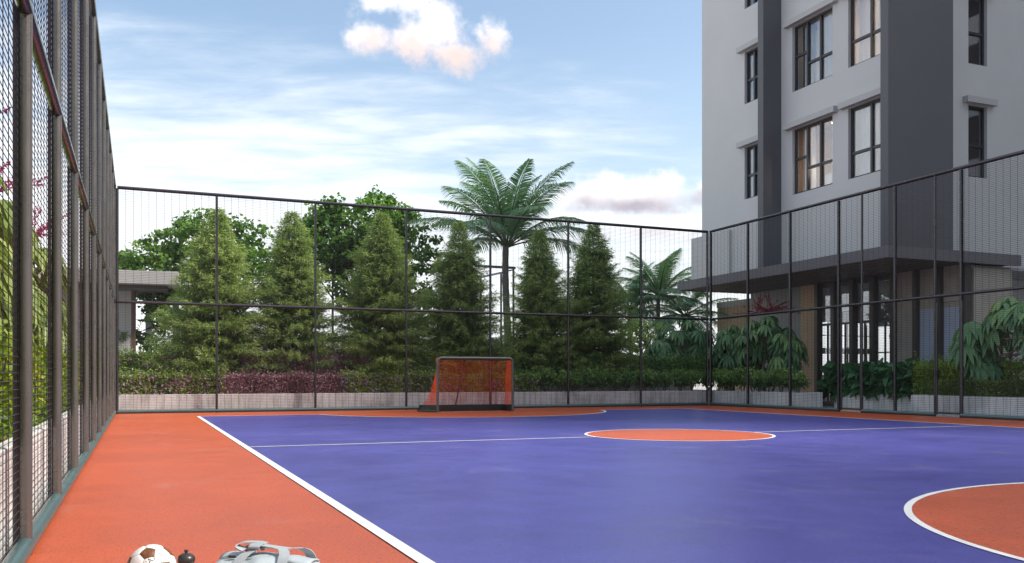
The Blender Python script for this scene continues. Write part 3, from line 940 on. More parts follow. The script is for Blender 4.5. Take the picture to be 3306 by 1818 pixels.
for u in (25.5, 27.0, 28.4):
    bm.box(31.02, 31.1, u - 0.03, u + 0.03, 0.9, 3.3)
bm.box(31.03, 31.09, 24.0, 31.0, 2.1, 2.16)
tpart(bm, 'lobby_back_window_frame', 'frame_grey')
cn = thing('reception_counter', 'cream reception counter inside the glazed lobby', 'counter', (26.6, 24.0, 0.013))
MB().cbox(0, 0.6, 0, 3.2, 0, 1.05, 0.01).build('body', M['interior_cream'], cn)
MB().cbox(-0.05, 0.68, -0.05, 3.25, 1.051, 1.10, 0.008).build('top', M['curtain_cloth'], cn)
sw = thing('striped_screen', 'brown slatted screen standing in the lobby', 'screen', (28.0, 25.2, 0.013))
for i in range(9):
    MB().box(0, 0.08, i * 0.16, i * 0.16 + 0.06, 0, 2.3).build('slat', M['interior_brown'], sw)
MB().box(-0.02, 0.10, -0.05, 1.45, 2.301, 2.38).build('rail', M['interior_brown'], sw)
for i, (y, w) in enumerate(((24.6, 'nearer'), (26.0, 'farther'))):
    fl = thing('pendant_lamp', '%s pale pendant lamp hanging in the lobby' % w, 'lamp', (26.9, y, 2.55))
    MB().tube([(0, 0, 0.25), (0, 0, 1.89)], 0.008, 6).build('cord', M['dark_post'], fl)
    MB().lathe([(0.05, 0.26), (0.14, 0.22), (0.20, 0.05), (0.17, -0.08), (0.08, -0.12)], 20).build('shade', M['curtain_cloth'], fl, True)

# tan clad wall beyond the canopy
tw = thing('clad_wall', 'tan clad wall with a pale cap behind the canopy end', 'wall', (25.2, 31.4, 0))
MB().box(0, 0.3, 0, 3.6, -0.05, 4.25).build('wall', M['tan_cladding'], tw)
MB().box(-0.04, 0.34, -0.02, 3.62, 4.251, 4.52).build('cap', M['tower_trim'], tw)
for i in range(27):
    MB().box(-0.02, -0.001, 0.0, 3.6, 0.05 + i * 0.155, 0.05 + i * 0.155 + 0.14).build('cladding_board', M['tan_cladding'], tw)

# ------------------------------------------------------------------ pavilion and other things behind the far fence
pv = thing('pavilion', 'flat-roofed grey pavilion at the far left corner', 'pavilion', (Xof(577, 32.6), 32.6, 0), R(-4.5))
MB().cbox(-9, 0, 0, 4.5, 4.18, 4.62, 0.015).build('roof', M['pavilion_grey'], pv)
MB().box(-9, -0.4, 0.5, 4.4, 4.05, 4.179).build('ceiling', M['pavilion_dark'], pv)
MB().box(-9, -1.62, 1.4, 1.7, -0.05, 4.049).build('wall', M['pavilion_grey'], pv)
MB().box(-1.619, -1.49, 1.38, 1.7, -0.05, 4.049).build('wall_edge', M['brown_strip'], pv)
for x in (-1.30, -0.35):
    MB().cbox(x, x + 0.22, 3.4, 3.62, -0.05, 4.049, 0.01).build('column', M['pale_blue_wall'], pv)
rl = MB()
for i in range(14):
    rl.box(0.1 + i * 0.1, 0.125 + i * 0.1, 2.0, 2.025, 0, 1.25)
rl.box(0.05, 1.5, 1.99, 2.035, 1.251, 1.30)
rl.build('railing', M['frame_grey'], pv)

pg = thing('pergola', 'thin dark steel frame with a sloping roof sheet behind the tall palm', 'pergola', (Xof(1552, 40), 40, 0))
zb = Zof(866, Xof(1600, 40), 40)
for x, y, h in ((0, 0, Zof(899, Xof(1552, 40), 40)), (1.7, 0, zb), (0.0, 1.6, zb), (1.7, 1.6, zb)):
    MB().box(x - 0.04, x + 0.04, y - 0.04, y + 0.04, -0.05, h).build('post', M['pergola_steel'], pg)
MB().box(-0.3, 1.8, -0.05, 0.05, zb + 0.001, zb + 0.12).build('beam', M['pergola_steel'], pg)
MB().add([(0, 0.06, zb - 0.5), (1.7, 0.06, zb - 0.06), (1.7, 1.6, zb - 0.06), (0, 1.6, zb - 0.5), (0, 0.06, zb - 0.42), (1.7, 0.06, zb + 0.0), (1.7, 1.6, zb), (0, 1.6, zb - 0.42)],
         [(0, 3, 2, 1), (4, 5, 6, 7), (0, 1, 5, 4), (1, 2, 6, 5), (2, 3, 7, 6), (3, 0, 4, 7)]).build('roof_sheet', M['pergola_sheet'], pg)
sh = thing('shelter', 'low bluish flat-roofed shelter behind the conifers', 'shelter', (Xof(1560, 46), 46, 0))
MB().cbox(-3.0, 2.4, 0, 3, 2.95, 3.12, 0.02).build('roof', M['pergola_sheet'], sh)
for x in (-2.8, 2.2):
    MB().box(x - 0.05, x + 0.05, 0.2, 0.3, -0.05, 2.949).build('post', M['pergola_steel'], sh)
MB().box(-2.9, 2.3, 2.6, 2.7, -0.05, 2.949).build('back_panel', M['pale_blue_wall'], sh)
lp = thing('lamp_post', 'slim dark lamp post between the second and third conifers', 'lamp post', (Xof(1074, 36), 36, 0))
hh = Zof(843, Xof(1074, 36), 36)
MB().tube([(0, 0, -0.05), (0, 0, hh - 0.35)], [0.06, 0.04], 10).build('pole', M['pergola_steel'], lp, True)
MB().lathe([(0.05, hh - 0.35), (0.13, hh - 0.30), (0.16, hh - 0.05), (0.06, hh)], 16).build('lantern', M['frame_grey'], lp, True)

# ------------------------------------------------------------------ vegetation
def rng_of(seed):
    return np.random.default_rng(seed)
Z = np.array([0, 0, 1.0])

def conifer(seed, h=5.3, rad=2.0):
    rng = rng_of(seed)
    pr = [(0, .60), (.07, .90), (.15, 1.0), (.3, .87), (.45, .70), (.6, .51), (.74, .355), (.885, .18), (.96, .075), (1, .015)]
    hs, rs = zip(*pr)
    P, D, L, var = [], [], [], []
    tr = MB()
    tr.tube([(0, 0, -0.7), (0.02, 0, h * .3), (-0.02, 0.01, h * .65), (0, 0, h * .99)], [.085, .07, .04, .008], 8)
    nl = 50
    for i in range(nl):
        zf = ((i + rng.random() * .6) / nl) ** 1.05
        z = 0.02 + zf * (h - 0.1)
        nb = 8 if zf < .8 else 6
        a0 = rng.random() * 6.28
        for b in range(nb):
            az = a0 + b * 6.283 / nb + rng.normal() * .2
            ln = rad * np.interp(zf, hs, rs) * (0.62 + 0.52 * rng.random())
            tilt = -0.12 + 0.75 * zf ** 1.6 + rng.normal() * .08
            out = np.array([math.cos(az), math.sin(az), 0])
            side = np.array([-out[1], out[0], 0])
            ns = max(4, int(ln / .075))
            pts = []
            for s in np.linspace(0.12, 1, ns):
                sag = -0.16 * (1 - zf) * math.sin(s * 2.6) + 0.05 * s * s
                p = out * ln * s * math.cos(tilt) + Z * (z + ln * (s * math.sin(tilt) + sag))
                pts.append(p)
            if i % 2 == 0 and b % 2 == 0 and ln > .4:
                tr.tube([(0, 0, z), tuple(pts[ns // 2]), tuple(pts[-1])], [.016, .009, .003], 4, cap=False)
            for j, p in enumerate(pts):
                s = (j + 1) / ns
                tl = (0.30 * (1 - s) + 0.13) * (0.8 + .5 * rng.random()) * min(1, ln / .7 + .3)
                for sg in (-1, 1):
                    td = out * (0.55 + .3 * s) + side * sg * 0.75 + Z * (rng.normal() * .16 - 0.05)
                    td = td / np.linalg.norm(td)
                    nn = max(3, int(tl / .025))
                    q = np.linspace(0.05, 1, nn)[:, None]
                    pos = p + td * tl * q + Z * (-0.10 * tl * q * q)
                    pos = pos + rng.normal(size=pos.shape) * .012
                    dd = td * 0.9 + rng.normal(size=(nn, 3)) * .36 + Z * .08
                    P.append(pos); D.append(dd)
                    L.append(.12 + .08 * rng.random(nn))
                    # young growth at the tips is paler
                    var.append(np.clip(0.20 + 0.38 * s + 0.22 * q[:, 0] + rng.normal(size=nn) * .12, 0, 1))
    P = np.concatenate(P); D = np.concatenate(D); L = np.concatenate(L); var = np.concatenate(var)
    N = unit(rng.normal(size=P.shape) * .6 + Z)
    V, F, k = leaves(P, D, N, L, 0.023, DIAMOND, None, 0.3)
    return tr, (V, F, k, var)

CON = []
for sd in (1, 2, 3):
    tr, lf = conifer(sd)
    CON.append((tr, lf))
con_meshes = []
def add_tree(name, label, cat, loc, trunk_me, trunk_mat, crown_me, crown_mat, sc=(1, 1, 1), rz=0, group=None):
    t = thing(name, label, cat, loc, rz, group)
    t.scale = sc
    link('trunk', trunk_me, trunk_mat, t)
    link('crown', crown_me, crown_mat, t)
    return t
def mb_mesh(mb, name, smooth=True):
    o = mb.build(name, None, None, smooth); me = o.data; bpy.data.objects.remove(o); return me
def lf_mesh(parts, name):
    o = leaf_mesh(name, parts, None, None); me = o.data; bpy.data.objects.remove(o); return me
for tr, lf in CON:
    con_meshes.append((mb_mesh(tr, 'trunk'), lf_mesh([lf], 'crown')))
crow = [(690, 668, 0, 1.0, 'conifer nearest the grey pavilion, leftmost of the row'),
        (950, 676, 1, 0.98, 'second conifer from the left behind the purple hedge'),
        (1225, 680, 2, 1.0, 'third conifer from the left, just left of the goal'),
        (1476, 713, 0, 0.98, 'conifer rising directly behind the orange goal'),
        (1748, 738, 1, 0.98, 'conifer standing right of the tall palm trunk'),
        (1915, 716, 2, 1.0, 'rightmost conifer of the row, beside the small palms')]
for i, (px, top, mi, wsc, lab) in enumerate(crow):
    y = 28.95 + 0.15 * (i % 2)
    x = Xof(px, y)
    h = Zof(top, x, y) - 1.05
    s = h / 5.3
    wsc *= (1.0, .92, 1.04, .98, .9, 1.0)[i]
    ct = add_tree('conifer', lab, 'conifer', (x, y, 1.05), con_meshes[mi][0], M['bark'], con_meshes[mi][1], M['conifer_leaf'],
                  (wsc, wsc, s), 1.3 * i + .4, 'conifers in the upper planter')
    ct.rotation_euler.x = (.015, -.02, .01, -.015, .02, -.01)[i]
    ct.rotation_euler.y = (.02, -.012, -.02, .015, -.01, .018)[i]

def broadleaf(seed, h, crown, nclump, per, leaf=.16, lean=(0, 0), trunk_r=.16, blobs=None):
    """crown: list of ellipsoids (cx,cy,cz,rx,ry,rz) relative to the base"""
    rng = rng_of(seed)
    tr = MB()
    vol = np.array([c[3] * c[4] * c[5] for c in crown]); vol = vol / vol.sum()
    cs = []
    for i in range(nclump):
        c = crown[rng.choice(len(crown), p=vol)]
        d = unit(rng.normal(size=(1, 3)))[0]
        r = rng.random() ** (1 / 2.4)
        r = 0.35 + 0.72 * r
        cs.append(np.array(c[:3]) + d * np.array(c[3:]) * r)
    cs = np.array(cs)
    fork = np.array([lean[0] * .5, lean[1] * .5, h * .38])
    mid = np.array([lean[0], lean[1], h * .66])
    tr.tube([(0, 0, -0.1), tuple(fork * .5 + np.array([.04, 0, 0])), tuple(fork), tuple((fork + mid) / 2 + np.array([-.06, .04, 0])), tuple(mid), (lean[0] * 1.1, lean[1], h * .92)],
            [trunk_r, trunk_r * .85, trunk_r * .72, trunk_r * .55, trunk_r * .38, .015], 9)
    for i in range(0, nclump, 3):
        s = fork if rng.random() < .5 else mid
        s = s + (mid - fork) * (rng.random() * .5 if s is fork else 0)
        e = cs[i]
        m = (s + e) / 2 + rng.normal(size=3) * .15 - Z * .12
        r = .045 * rng.random() + .02
        tr.tube([tuple(s), tuple(m), tuple(e)], [r, r * .6, .006], 5, cap=False)
    P, var = [], []
    for c in cs:
        sz = .30 + .22 * rng.random()
        n = int(per * (.6 + .8 * rng.random()))
        d = unit(rng.normal(size=(n, 3))) * (rng.random((n, 1)) ** .6)
        P.append(c + d * np.array([sz, sz, sz * .62]))
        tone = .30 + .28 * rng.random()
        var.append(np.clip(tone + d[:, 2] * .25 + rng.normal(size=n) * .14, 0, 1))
    P = np.concatenate(P); var = np.concatenate(var); n = len(P)
    D = unit(rng.normal(size=(n, 3)) + Z * -.25)
    N = unit(rng.normal(size=(n, 3)) * .7 + Z)
    V, F, k = leaves(P, D, N, leaf * (.7 + .6 * rng.random(n)), leaf * .95, ((0, 0, 0), (.3, 1.0, 0), (.62, .62, .08), (1, 0, .25)), .15, .5)
    return tr, (V, F, k, var)

def maple(seed, label, px, y, h, crown, nclump, per, lean, trunk_r=.17, leaf=.17):
    tr, lf = broadleaf(seed, h, crown, nclump, per, leaf, lean, trunk_r)
    t = thing('broadleaf_tree', label, 'tree', (Xof(px, y), y, 0))
    tr.build('trunk', M['dark_bark'], t, True)
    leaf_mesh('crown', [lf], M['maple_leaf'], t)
    return t
# left tree: crown spreads over the pavilion roof
maple(21, 'spreading green tree behind the leftmost conifer, over the pavilion', 690, 35.0, 6.6,
      [(-.2, 0, 5.9, 1.6, 1.3, 1.25), (-2.2, 0, 5.0, 1.4, 1.2, 1.0), (1.5, 0, 5.5, 1.4, 1.2, 1.2), (-2.4, -.3, 2.7, .9, .8, 1.0), (2.4, 0, 4.3, .9, .9, 1.1), (-1.2, 0, 3.4, 1.2, 1, .9)], 270, 42, (.2, 0))
maple(22, 'tall dense green tree between the second and third conifers', 1130, 36.0, 8.4,
      [(.3, 0, 6.9, 2.1, 1.5, 1.7), (2.0, 0, 6.2, 1.6, 1.3, 1.8), (-1.1, 0, 6.3, 1.2, 1.1, 1.3), (2.5, 0, 4.0, 1.1, 1.0, 1.5), (.6, 0, 4.6, 1.6, 1.2, 1.2)], 350, 42, (.6, 0))
tr, lf = broadleaf(23, 3.6, [(0, 0, 2.6, 1.3, 1.2, 1.0), (.9, 0, 2.0, .9, .9, .8)], 60, 34, .13, (.1, 0), .08)
t = thing('broadleaf_tree', 'small loose tree with olive leaves below the short palms', 'tree', (Xof(2085, 33.5), 33.5, 0))
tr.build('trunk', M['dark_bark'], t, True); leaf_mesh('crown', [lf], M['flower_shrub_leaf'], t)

def palm(label, px, y, crown_py, fl, nf, seed, elev=(1.45, -0.05), tr_r=.15, base_z=0):
    rng = rng_of(seed)
    x = Xof(px, y)
    zc = Zof(crown_py, x, y)
    t = thing('palm_tree', label, 'palm', (x, y, base_z))
    H = zc - base_z
    tb = MB()
    n = 22
    tb.tube([(0.06 * math.sin(i * .25), 0, H * i / n) for i in range(n + 1)], [tr_r * (1.15 - .3 * i / n) * (1.05 if i % 2 else .97) for i in range(n + 1)], 12)
    tb.build('trunk', M['palm_bark'], t, True, sharp=80)
    rach = MB(); P, D, N, L, var = [], [], [], [], []
    for f in range(nf):
        az = f * 2.39996 + rng.normal() * .12
        q = (f + .5) / nf
        e0 = elev[0] + (elev[1] - elev[0]) * q ** .9
        ln = fl * (.85 + .25 * rng.random())
        bend = .75 + .35 * rng.random()
        p = np.array([0, 0, H - .05]); pts = [p.copy()]
        m = 16
        for i in range(m):
            s = i / m
            e = e0 - bend * s ** 1.5
            d = np.array([math.cos(az) * math.cos(e), math.sin(az) * math.cos(e), math.sin(e)])
            p = p + d * ln / m
            pts.append(p.copy())
        pts = np.array(pts)
        rach.tube([tuple(a) for a in pts], [.035 * (1 - i / (m + 1)) + .005 for i in range(m + 1)], 5, cap=False)
        k = 84
        for j in range(k):
            s = .16 + .84 * j / k
            i = min(m - 1, int(s * m)); fr = s * m - i
            c = pts[i] * (1 - fr) + pts[i + 1] * fr
            tg = pts[i + 1] - pts[i]; tg = tg / np.linalg.norm(tg)
            sd = np.cross(tg, Z); sd = sd / (np.linalg.norm(sd) + 1e-6)
            up = np.cross(sd, tg)
            ll = fl * .26 * math.sin(min(1, s * 1.02) * 2.75 + .25) + .08
            for sg in (-1, 1):
                P.append(c); D.append(tg * .75 + sd * sg * .85 + up * .18 + rng.normal(size=3) * .06)
                N.append(up + rng.normal(size=3) * .1); L.append(ll)
                var.append(np.clip(.45 + .2 * (e0 > .5) + rng.normal() * .16, 0, 1))
    rach.build('frond_stems', M['palm_bark'] if False else M['stem_green'], t, True)
    V, F, k = leaves(np.array(P), np.array(D), np.array(N), np.array(L), .034 * fl / 3, ((0, 0, 0), (.2, 1, .02), (.65, .8, .25), (1, 0, .75)), .3, .75)
    leaf_mesh('fronds', [(V, F, k, np.array(var))], M['palm_leaf'], t)
    return t
paint('stem_green', (0.10, 0.12, 0.05), 0.5)
palm('tall palm with long arching fronds above the far fence', 1636, 34.0, 795, 4.1, 22, 31, (1.52, .32))
palm('middle one of the short palms left of the canopy end', 2128, 37.0, 955, 2.9, 20, 32, tr_r=.11)
palm('short palm under the left tip of the canopy', 2212, 36.0, 1018, 2.7, 18, 33, (1.1, -.3), tr_r=.11)
palm('short palm partly hidden by the rightmost conifer', 2035, 38.5, 1000, 2.7, 17, 34, tr_r=.11)

def schefflera(seed, h, crown, nwh, leaf=.34, wid=.10, trunk_mat='pale_bark', base_spread=.25, nstem=4):
    rng = rng_of(seed)
    cs, ax = [], []
    for i in range(nwh):
        c = crown[rng.integers(len(crown))]
        d = unit(rng.normal(size=(1, 3)) + np.array([[0, 0, .15]]))[0]
        r = .45 + .55 * rng.random() ** .5
        cs.append(np.array(c[:3]) + d * np.array(c[3:]) * r); ax.append(d)
    tr = MB()
    for sidx in range(nstem):
        a = rng.random() * 6.28
        c = crown[sidx % len(crown)]
        b = np.array([math.cos(a), math.sin(a), 0]) * base_spread * rng.random()
        e = np.array(c[:3])
        tr.tube([tuple(b - Z * .1), tuple((b + e) / 2 + rng.normal(size=3) * .08), tuple(e)], [.045, .035, .02], 7)
        for i in range(sidx, nwh, nstem * 2):
            tr.tube([tuple(e), tuple((e + cs[i]) / 2 - Z * .05), tuple(cs[i])], [.016, .012, .007], 4, cap=False)
    P, D, N, var = [], [], [], []
    for c, a in zip(cs, ax):
        a = unit((a + Z * .9)[None])[0]
        k = 9 + rng.integers(4)
        e1 = unit(np.cross(a, rng.normal(size=3))[None])[0]; e2 = np.cross(a, e1)
        tone = .35 + rng.random() * .35
        odd = rng.random() < .03
        for j in range(k):
            t = 6.283 * j / k + rng.normal() * .1
            rd = e1 * math.cos(t) + e2 * math.sin(t)
            P.append(c + rd * .02); D.append(rd * .9 + a * .12 - Z * (.45 + .35 * rng.random()))
            N.append(a * .8 + rd * .5); var.append(.98 if odd and j < 3 else min(.9, tone + rng.normal() * .1))
    n = len(P)
    V, F, k = leaves(np.array(P), np.array(D), np.array(N), leaf * (.75 + .45 * rng.random(n)), wid, ((0, 0, 0), (.22, .7, .02), (.55, 1, .12), (.85, .62, .36), (1, 0, .55)), .18, .9)
    return tr, (V, F, k, np.clip(np.array(var), 0, 1))
def spikes(seed, centers, n, ln, up=.5):
    rng = rng_of(seed)
    P, D, L = [], [], []
    for c in centers:
        for i in range(n):
            d = unit((rng.normal(size=3) * np.array([1, 1, .35]) + Z * up)[None])[0]
            l = ln * (.7 + .5 * rng.random())
            for s in np.linspace(.1, 1, 16):
                p = np.array(c) + d * l * s - Z * .1 * l * s * s
                for q in range(3):
                    P.append(p); D.append(rng.normal(size=3) + d * .6); L.append(.05)
    P = np.array(P); n = len(P)
    V, F, k = leaves(P, np.array(D), rand_dirs(n, rng), np.array(L), .035, DIAMOND, .2)
    return (V, F, k, rng.random(n))
def umbrella_tree(label, loc, seed, h, crown, nwh, leaf=.34, wid=.1, mat='schefflera_leaf', spk=None, spk_mat='red_spike', **kw):
    tr, lf = schefflera(seed, h, crown, nwh, leaf, wid, **kw)
    t = thing('umbrella_tree', label, 'umbrella tree', loc)
    if loc[0] > 10 and loc[1] > 20:
        t.scale = (1.16, 1.16, 1.14)
    tr.build('trunk', M['pale_bark'], t, True)
    leaf_mesh('crown', [lf], M[mat], t)
    if spk:
        leaf_mesh('flower_spikes', [spikes(seed + 50, *spk)], M[spk_mat], t)
    return t
def at(px, X=None, Y=None):
    return (X, Yof(px, X)) if X is not None else (Xof(px, Y), Y)
x, y = at(2195, Y=28.9)
umbrella_tree('dark drooping umbrella tree at the right end of the far fence', (x, y, .9), 41, 2.2, [(0, 0, 1.35, .95, .7, .85), (-.7, 0, .9, .5, .5, .55), (.6, 0, 1.2, .6, .6, .7)], 120)
x, y = at(2365, X=20.6)
umbrella_tree('umbrella tree in the corner between the two fences', (x, y, .4), 42, 2.2, [(0, 0, 1.55, .75, .7, .75), (.2, .5, 1.2, .55, .6, .65)], 80)
x, y = at(2475, X=21.0)
umbrella_tree('umbrella tree topped with red flower spikes in front of the grey lobby wall', (x, y, .4), 43, 2.4, [(0, 0, 1.75, .8, .95, .85), (.2, -.6, 1.3, .6, .6, .7), (-.1, .7, 1.4, .6, .7, .7)], 135,
              spk=([(0, 0, 2.6), (-.1, .35, 2.55), (0, -.3, 2.55)], 12, .75))
x, y = at(3272, X=20.4)
umbrella_tree('large-leaved umbrella tree with leaning pale trunks at the right edge', (x, y, .45), 44, 2.6,
              [(-.3, 1.0, 1.55, .6, .55, .5), (0, .2, 2.1, .7, .7, .6), (.2, -.6, 1.9, .7, .8, .7), (-.2, .6, .95, .45, .4, .35), (0, -1.6, 2.0, .7, .8, .7)], 118, .42, .13, base_spread=.15, nstem=5)
# left side, outside the fence
lb = [('nearest', 4.6), ('second', 7.6), ('third', 10.8), ('fourth', 14.5), ('farthest', 19.0)]
for i, (w, y) in enumerate(lb):
    umbrella_tree('%s pale green umbrella tree with pink spikes outside the left fence' % w, (-2.0 - .15 * (i % 2), y, .5), 60 + i, 3.4,
                  [(0, 0, 2.3, .75, 1.3, 1.0), (.1, .9, 1.6, .6, .8, .8), (0, -.8, 1.5, .6, .8, .8)], 110, .40, .13, 'bright_schefflera_leaf',
                  spk=([(.2, .5, 3.2), (.2, -.5, 3.1)], 9, .7, .8), spk_mat='magenta_spike')

def clump(rng, n, box, lump=.18, shell=.75):
    """points near the surface of a lumpy box"""
    x0, x1, y0, y1, z0, z1 = box
    p = rng.random((n, 3)) * np.array([x1 - x0, y1 - y0, z1 - z0]) + np.array([x0, y0, z0])
    # lumpy top and front
    w = (np.sin(p[:, 0] * 7.3 + p[:, 1] * 3) + np.sin(p[:, 0] * 3.1 + 1.7 + p[:, 1] * 5) + np.sin(p[:, 1] * 8.1)) / 3
    on = rng.random(n) < shell
    pick = rng.random(n)
    top = on & (pick < .42); fr = on & (pick >= .42) & (pick < .78)
    H = z1 - z0
    f = (p[:, 2] - z0) / H
    p[top, 2] = z1 - np.abs(rng.normal(size=top.sum())) * .10 * H
    p[:, 2] -= (lump * H * (.5 - .5 * w)) * np.clip((p[:, 2] - z0) / H, 0, 1)
    return p, fr
def hedge(name, label, cat, base, box, n, leaf, wid, mat, seed, lump=.18, flowers=None, up=.6, front=(0, -1), group=None, extra=None, prof=DIAMOND, tight=None):
    rng = rng_of(seed)
    t = thing(name, label, cat, base, group=group)
    p, fr = clump(rng, n, box, lump)
    x0, x1, y0, y1, z0, z1 = box
    jit = np.abs(rng.normal(size=fr.sum())) * (tight if tight is not None else .09)
    if front[1] < 0: p[fr, 1] = y0 + jit
    elif front[1] > 0: p[fr, 1] = y1 - jit
    if front[0] < 0: p[fr, 0] = x0 + jit
    elif front[0] > 0: p[fr, 0] = x1 - jit
    if tight is None:
        sp = rng.random(n) < .05
        p[sp, 2] = z1 - .12 * (z1 - z0) + np.abs(rng.normal(size=sp.sum())) * .14 * (z1 - z0)
    D = unit(rng.normal(size=(n, 3)) * .8 + Z * up + np.array([front[0], front[1], 0]) * .4)
    N = unit(rng.normal(size=(n, 3)) * .6 + Z * .5 + np.array([front[0], front[1], 0]) * .5)
    g = .42 + .16 * np.sin(p[:, 0] * 5 + p[:, 1] * 4) + rng.normal(size=n) * .17
    V, F, k = leaves(p, D, N, leaf * (.6 + .8 * rng.random(n)), wid, prof, .2, .4)
    leaf_mesh('foliage', [(V, F, k, np.clip(g, 0, 1))], M[mat], t)
    # stems inside
    st = MB()
    m = max(4, int((x1 - x0 + y1 - y0) * 5))
    for i in range(m):
        a = (x0 + (x1 - x0) * rng.random(), y0 + (y1 - y0) * (.2 + .6 * rng.random()))
        st.tube([(a[0], a[1], z0 - .06), (a[0] + rng.normal() * .08, a[1] + rng.normal() * .08, z0 + (z1 - z0) * .8)], [.012, .005], 4, cap=False)
    tag(st.build('stems', M['dark_bark'], t), kind='stuff')
    if flowers:
        nf, fm, fs = flowers
        c, fr = clump(rng, nf, box, lump, .97)
        j = -np.abs(rng.normal(size=fr.sum())) * .03
        if front[1] < 0: c[fr, 1] = y0 + j
        elif front[0] < 0: c[fr, 0] = x0 + j
        c[:, 2] += .03
        P = np.repeat(c, 5, axis=0); n5 = len(P)
        D = unit(rng.normal(size=(n5, 3)) + np.array([front[0], front[1], 0.5]) * .5)
        V, F, k = leaves(P, D, unit(rng.normal(size=(n5, 3)) * .3 + np.array([front[0], front[1], .6])), fs, fs * .8, DIAMOND, .1)
        leaf_mesh('flowers', [(V, F, k, np.repeat(rng.random(nf), 5))], M[fm], t)
    return t
Z1p, Z2p = 0.47, 0.93
hedge('flowering_hedge', 'pink-flowered hedge in the low planter at the left corner', 'hedge', (0, 0, 0), (-.5, 2.35, 27.05, 27.85, Z1p, 1.12), 13600, .075, .045, 'flower_shrub_leaf', 71, .25, (420, 'pink_petal', .046))
hedge('purple_hedge', 'dark purple hedge in the low planter left of the goal', 'hedge', (0, 0, 0), (2.2, 5.9, 27.05, 27.85, Z1p, 1.10), 19200, .055, .042, 'purple_leaf', 72, .2)
hedge('flowering_hedge', 'violet-flowered hedge in the low planter behind the goal', 'hedge', (0, 0, 0), (5.7, 9.2, 27.05, 27.85, Z1p, 1.16), 15200, .075, .043, 'flower_shrub_leaf', 73, .28, (420, 'violet_petal', .046))
hedge('flowering_hedge', 'violet-flowered hedge in the low planter just right of the goal', 'hedge', (0, 0, 0), (9.2, 12.3, 27.05, 27.85, Z1p, 1.06), 12800, .075, .043, 'flower_shrub_leaf', 74, .32, (260, 'violet_petal', .046))
hedge('flowering_hedge', 'taller pink-flowered hedge in the upper planter in front of the pavilion', 'hedge', (0, 0, 0), (-1.6, 2.6, 28.0, 28.8, Z2p, 1.72), 26400, .08, .045, 'flower_shrub_leaf', 75, .3, (330, 'pink_petal', .048))
hedge('purple_hedge', 'purple hedge in the upper planter between the second and third conifers', 'hedge', (0, 0, 0), (2.9, 6.9, 28.0, 28.9, Z2p, 1.72), 26400, .055, .042, 'purple_leaf', 76, .25)
hedge('flowering_hedge', 'violet-flowered hedge in the upper planter above the goal', 'hedge', (0, 0, 0), (7.0, 12.0, 28.0, 28.9, Z2p, 1.78), 28800, .08, .045, 'flower_shrub_leaf', 77, .3, (330, 'violet_petal', .048))
hedge('green_hedge', 'dark green hedge in the upper planter below the rightmost conifer', 'hedge', (0, 0, 0), (12.0, 20.6, 28.0, 28.9, Z2p, 1.72), 31200, .09, .055, 'shrub_leaf', 78, .3)
hedge('golden_hedge', 'bright golden-green hedge in the planter outside the left fence', 'hedge', (0, 0, 0), (-1.75, -.85, 1.0, 26.4, .55, 1.28), 42000, .06, .045, 'golden_leaf', 79, .15, front=(1, 0))
hedge('broad_leaved_plants', 'broad-leaved dark green plants in the recessed planter', 'plants', (0, 0, 0), (20.62, 21.6, 18.1, 23.0, .48, 1.34), 1500, .32, .25, 'big_leaf', 80, .25, up=.1, front=(-1, 0),
      prof=((0, 0, 0), (.18, .85, .0), (.45, 1, .08), (.75, .6, .25), (1, 0, .5)))
hedge('feathery_hedge', 'loose yellow-green feathery hedge behind the clipped hedge', 'hedge', (0, 0, 0), (20.2, 21.6, 8.0, 18.9, .45, 1.48), 26000, .13, .022, 'feather_leaf', 81, .28, front=(-1, 0), up=.9)
hedge('clipped_hedge', 'square clipped box hedge in the planter at the right edge', 'hedge', (0, 0, 0), (19.2, 19.85, 8.0, 17.45, .5, .93), 26000, .04, .028, 'box_leaf', 82, .02, front=(-1, 0), tight=.035)

# small single shrubs with bare stems
def shrub_mesh(seed):
    rng = rng_of(seed)
    st = MB()
    P, var = [], []
    for i in range(5):
        a = rng.random() * 6.28
        e = np.array([math.cos(a) * .2, math.sin(a) * .2, .36 + .12 * rng.random()])
        st.tube([(0, 0, -.05), tuple(e * np.array([.4, .4, .5])), tuple(e)], [.012, .009, .004], 5, cap=False)
    for i in range(26):
        d = unit(rng.normal(size=(1, 3)))[0]
        c = np.array([0, 0, .40]) + d * np.array([.30, .28, .22]) * (.5 + .5 * rng.random())
        n = 38
        q = unit(rng.normal(size=(n, 3))) * rng.random((n, 1)) ** .5
        P.append(c + q * .11); var.append(np.clip(.45 + .25 * d[2] + q[:, 2] * .15 + rng.normal(size=n) * .15, 0, 1))
    P = np.concatenate(P); n = len(P)
    D = unit(rng.normal(size=(n, 3)) + Z * .2); N = unit(rng.normal(size=(n, 3)) * .6 + Z)
    V, F, k = leaves(P, D, N, .075 * (.7 + .6 * rng.random(n)), .042, DIAMOND, .2, .3)
    return mb_mesh(st, 'stems'), lf_mesh([(V, F, k, np.concatenate(var))], 'foliage')
SH = [shrub_mesh(90 + i) for i in range(4)]
def shrub(label, loc, i, group):
    t = thing('small_shrub', label, 'shrub', loc, rz=i * 1.7, group=group)
    s = 1.1 + .28 * ((i * 37) % 10) / 10
    t.scale = (s, s, s)
    link('stems', SH[i % 4][0], M['pale_bark'], t); link('foliage', SH[i % 4][1], M['shrub_leaf'], t)
k = 0
ORD = 'first second third fourth fifth sixth seventh eighth ninth tenth eleventh twelfth thirteenth'.split()
for i in range(13):
    shrub('%s small green shrub to the right of the goal, behind the far fence' % ORD[i], (12.2 + i * .53, 27.38 + .1 * math.sin(i * 2.1), Z1p), k, 'small shrubs behind the far fence'); k += 1
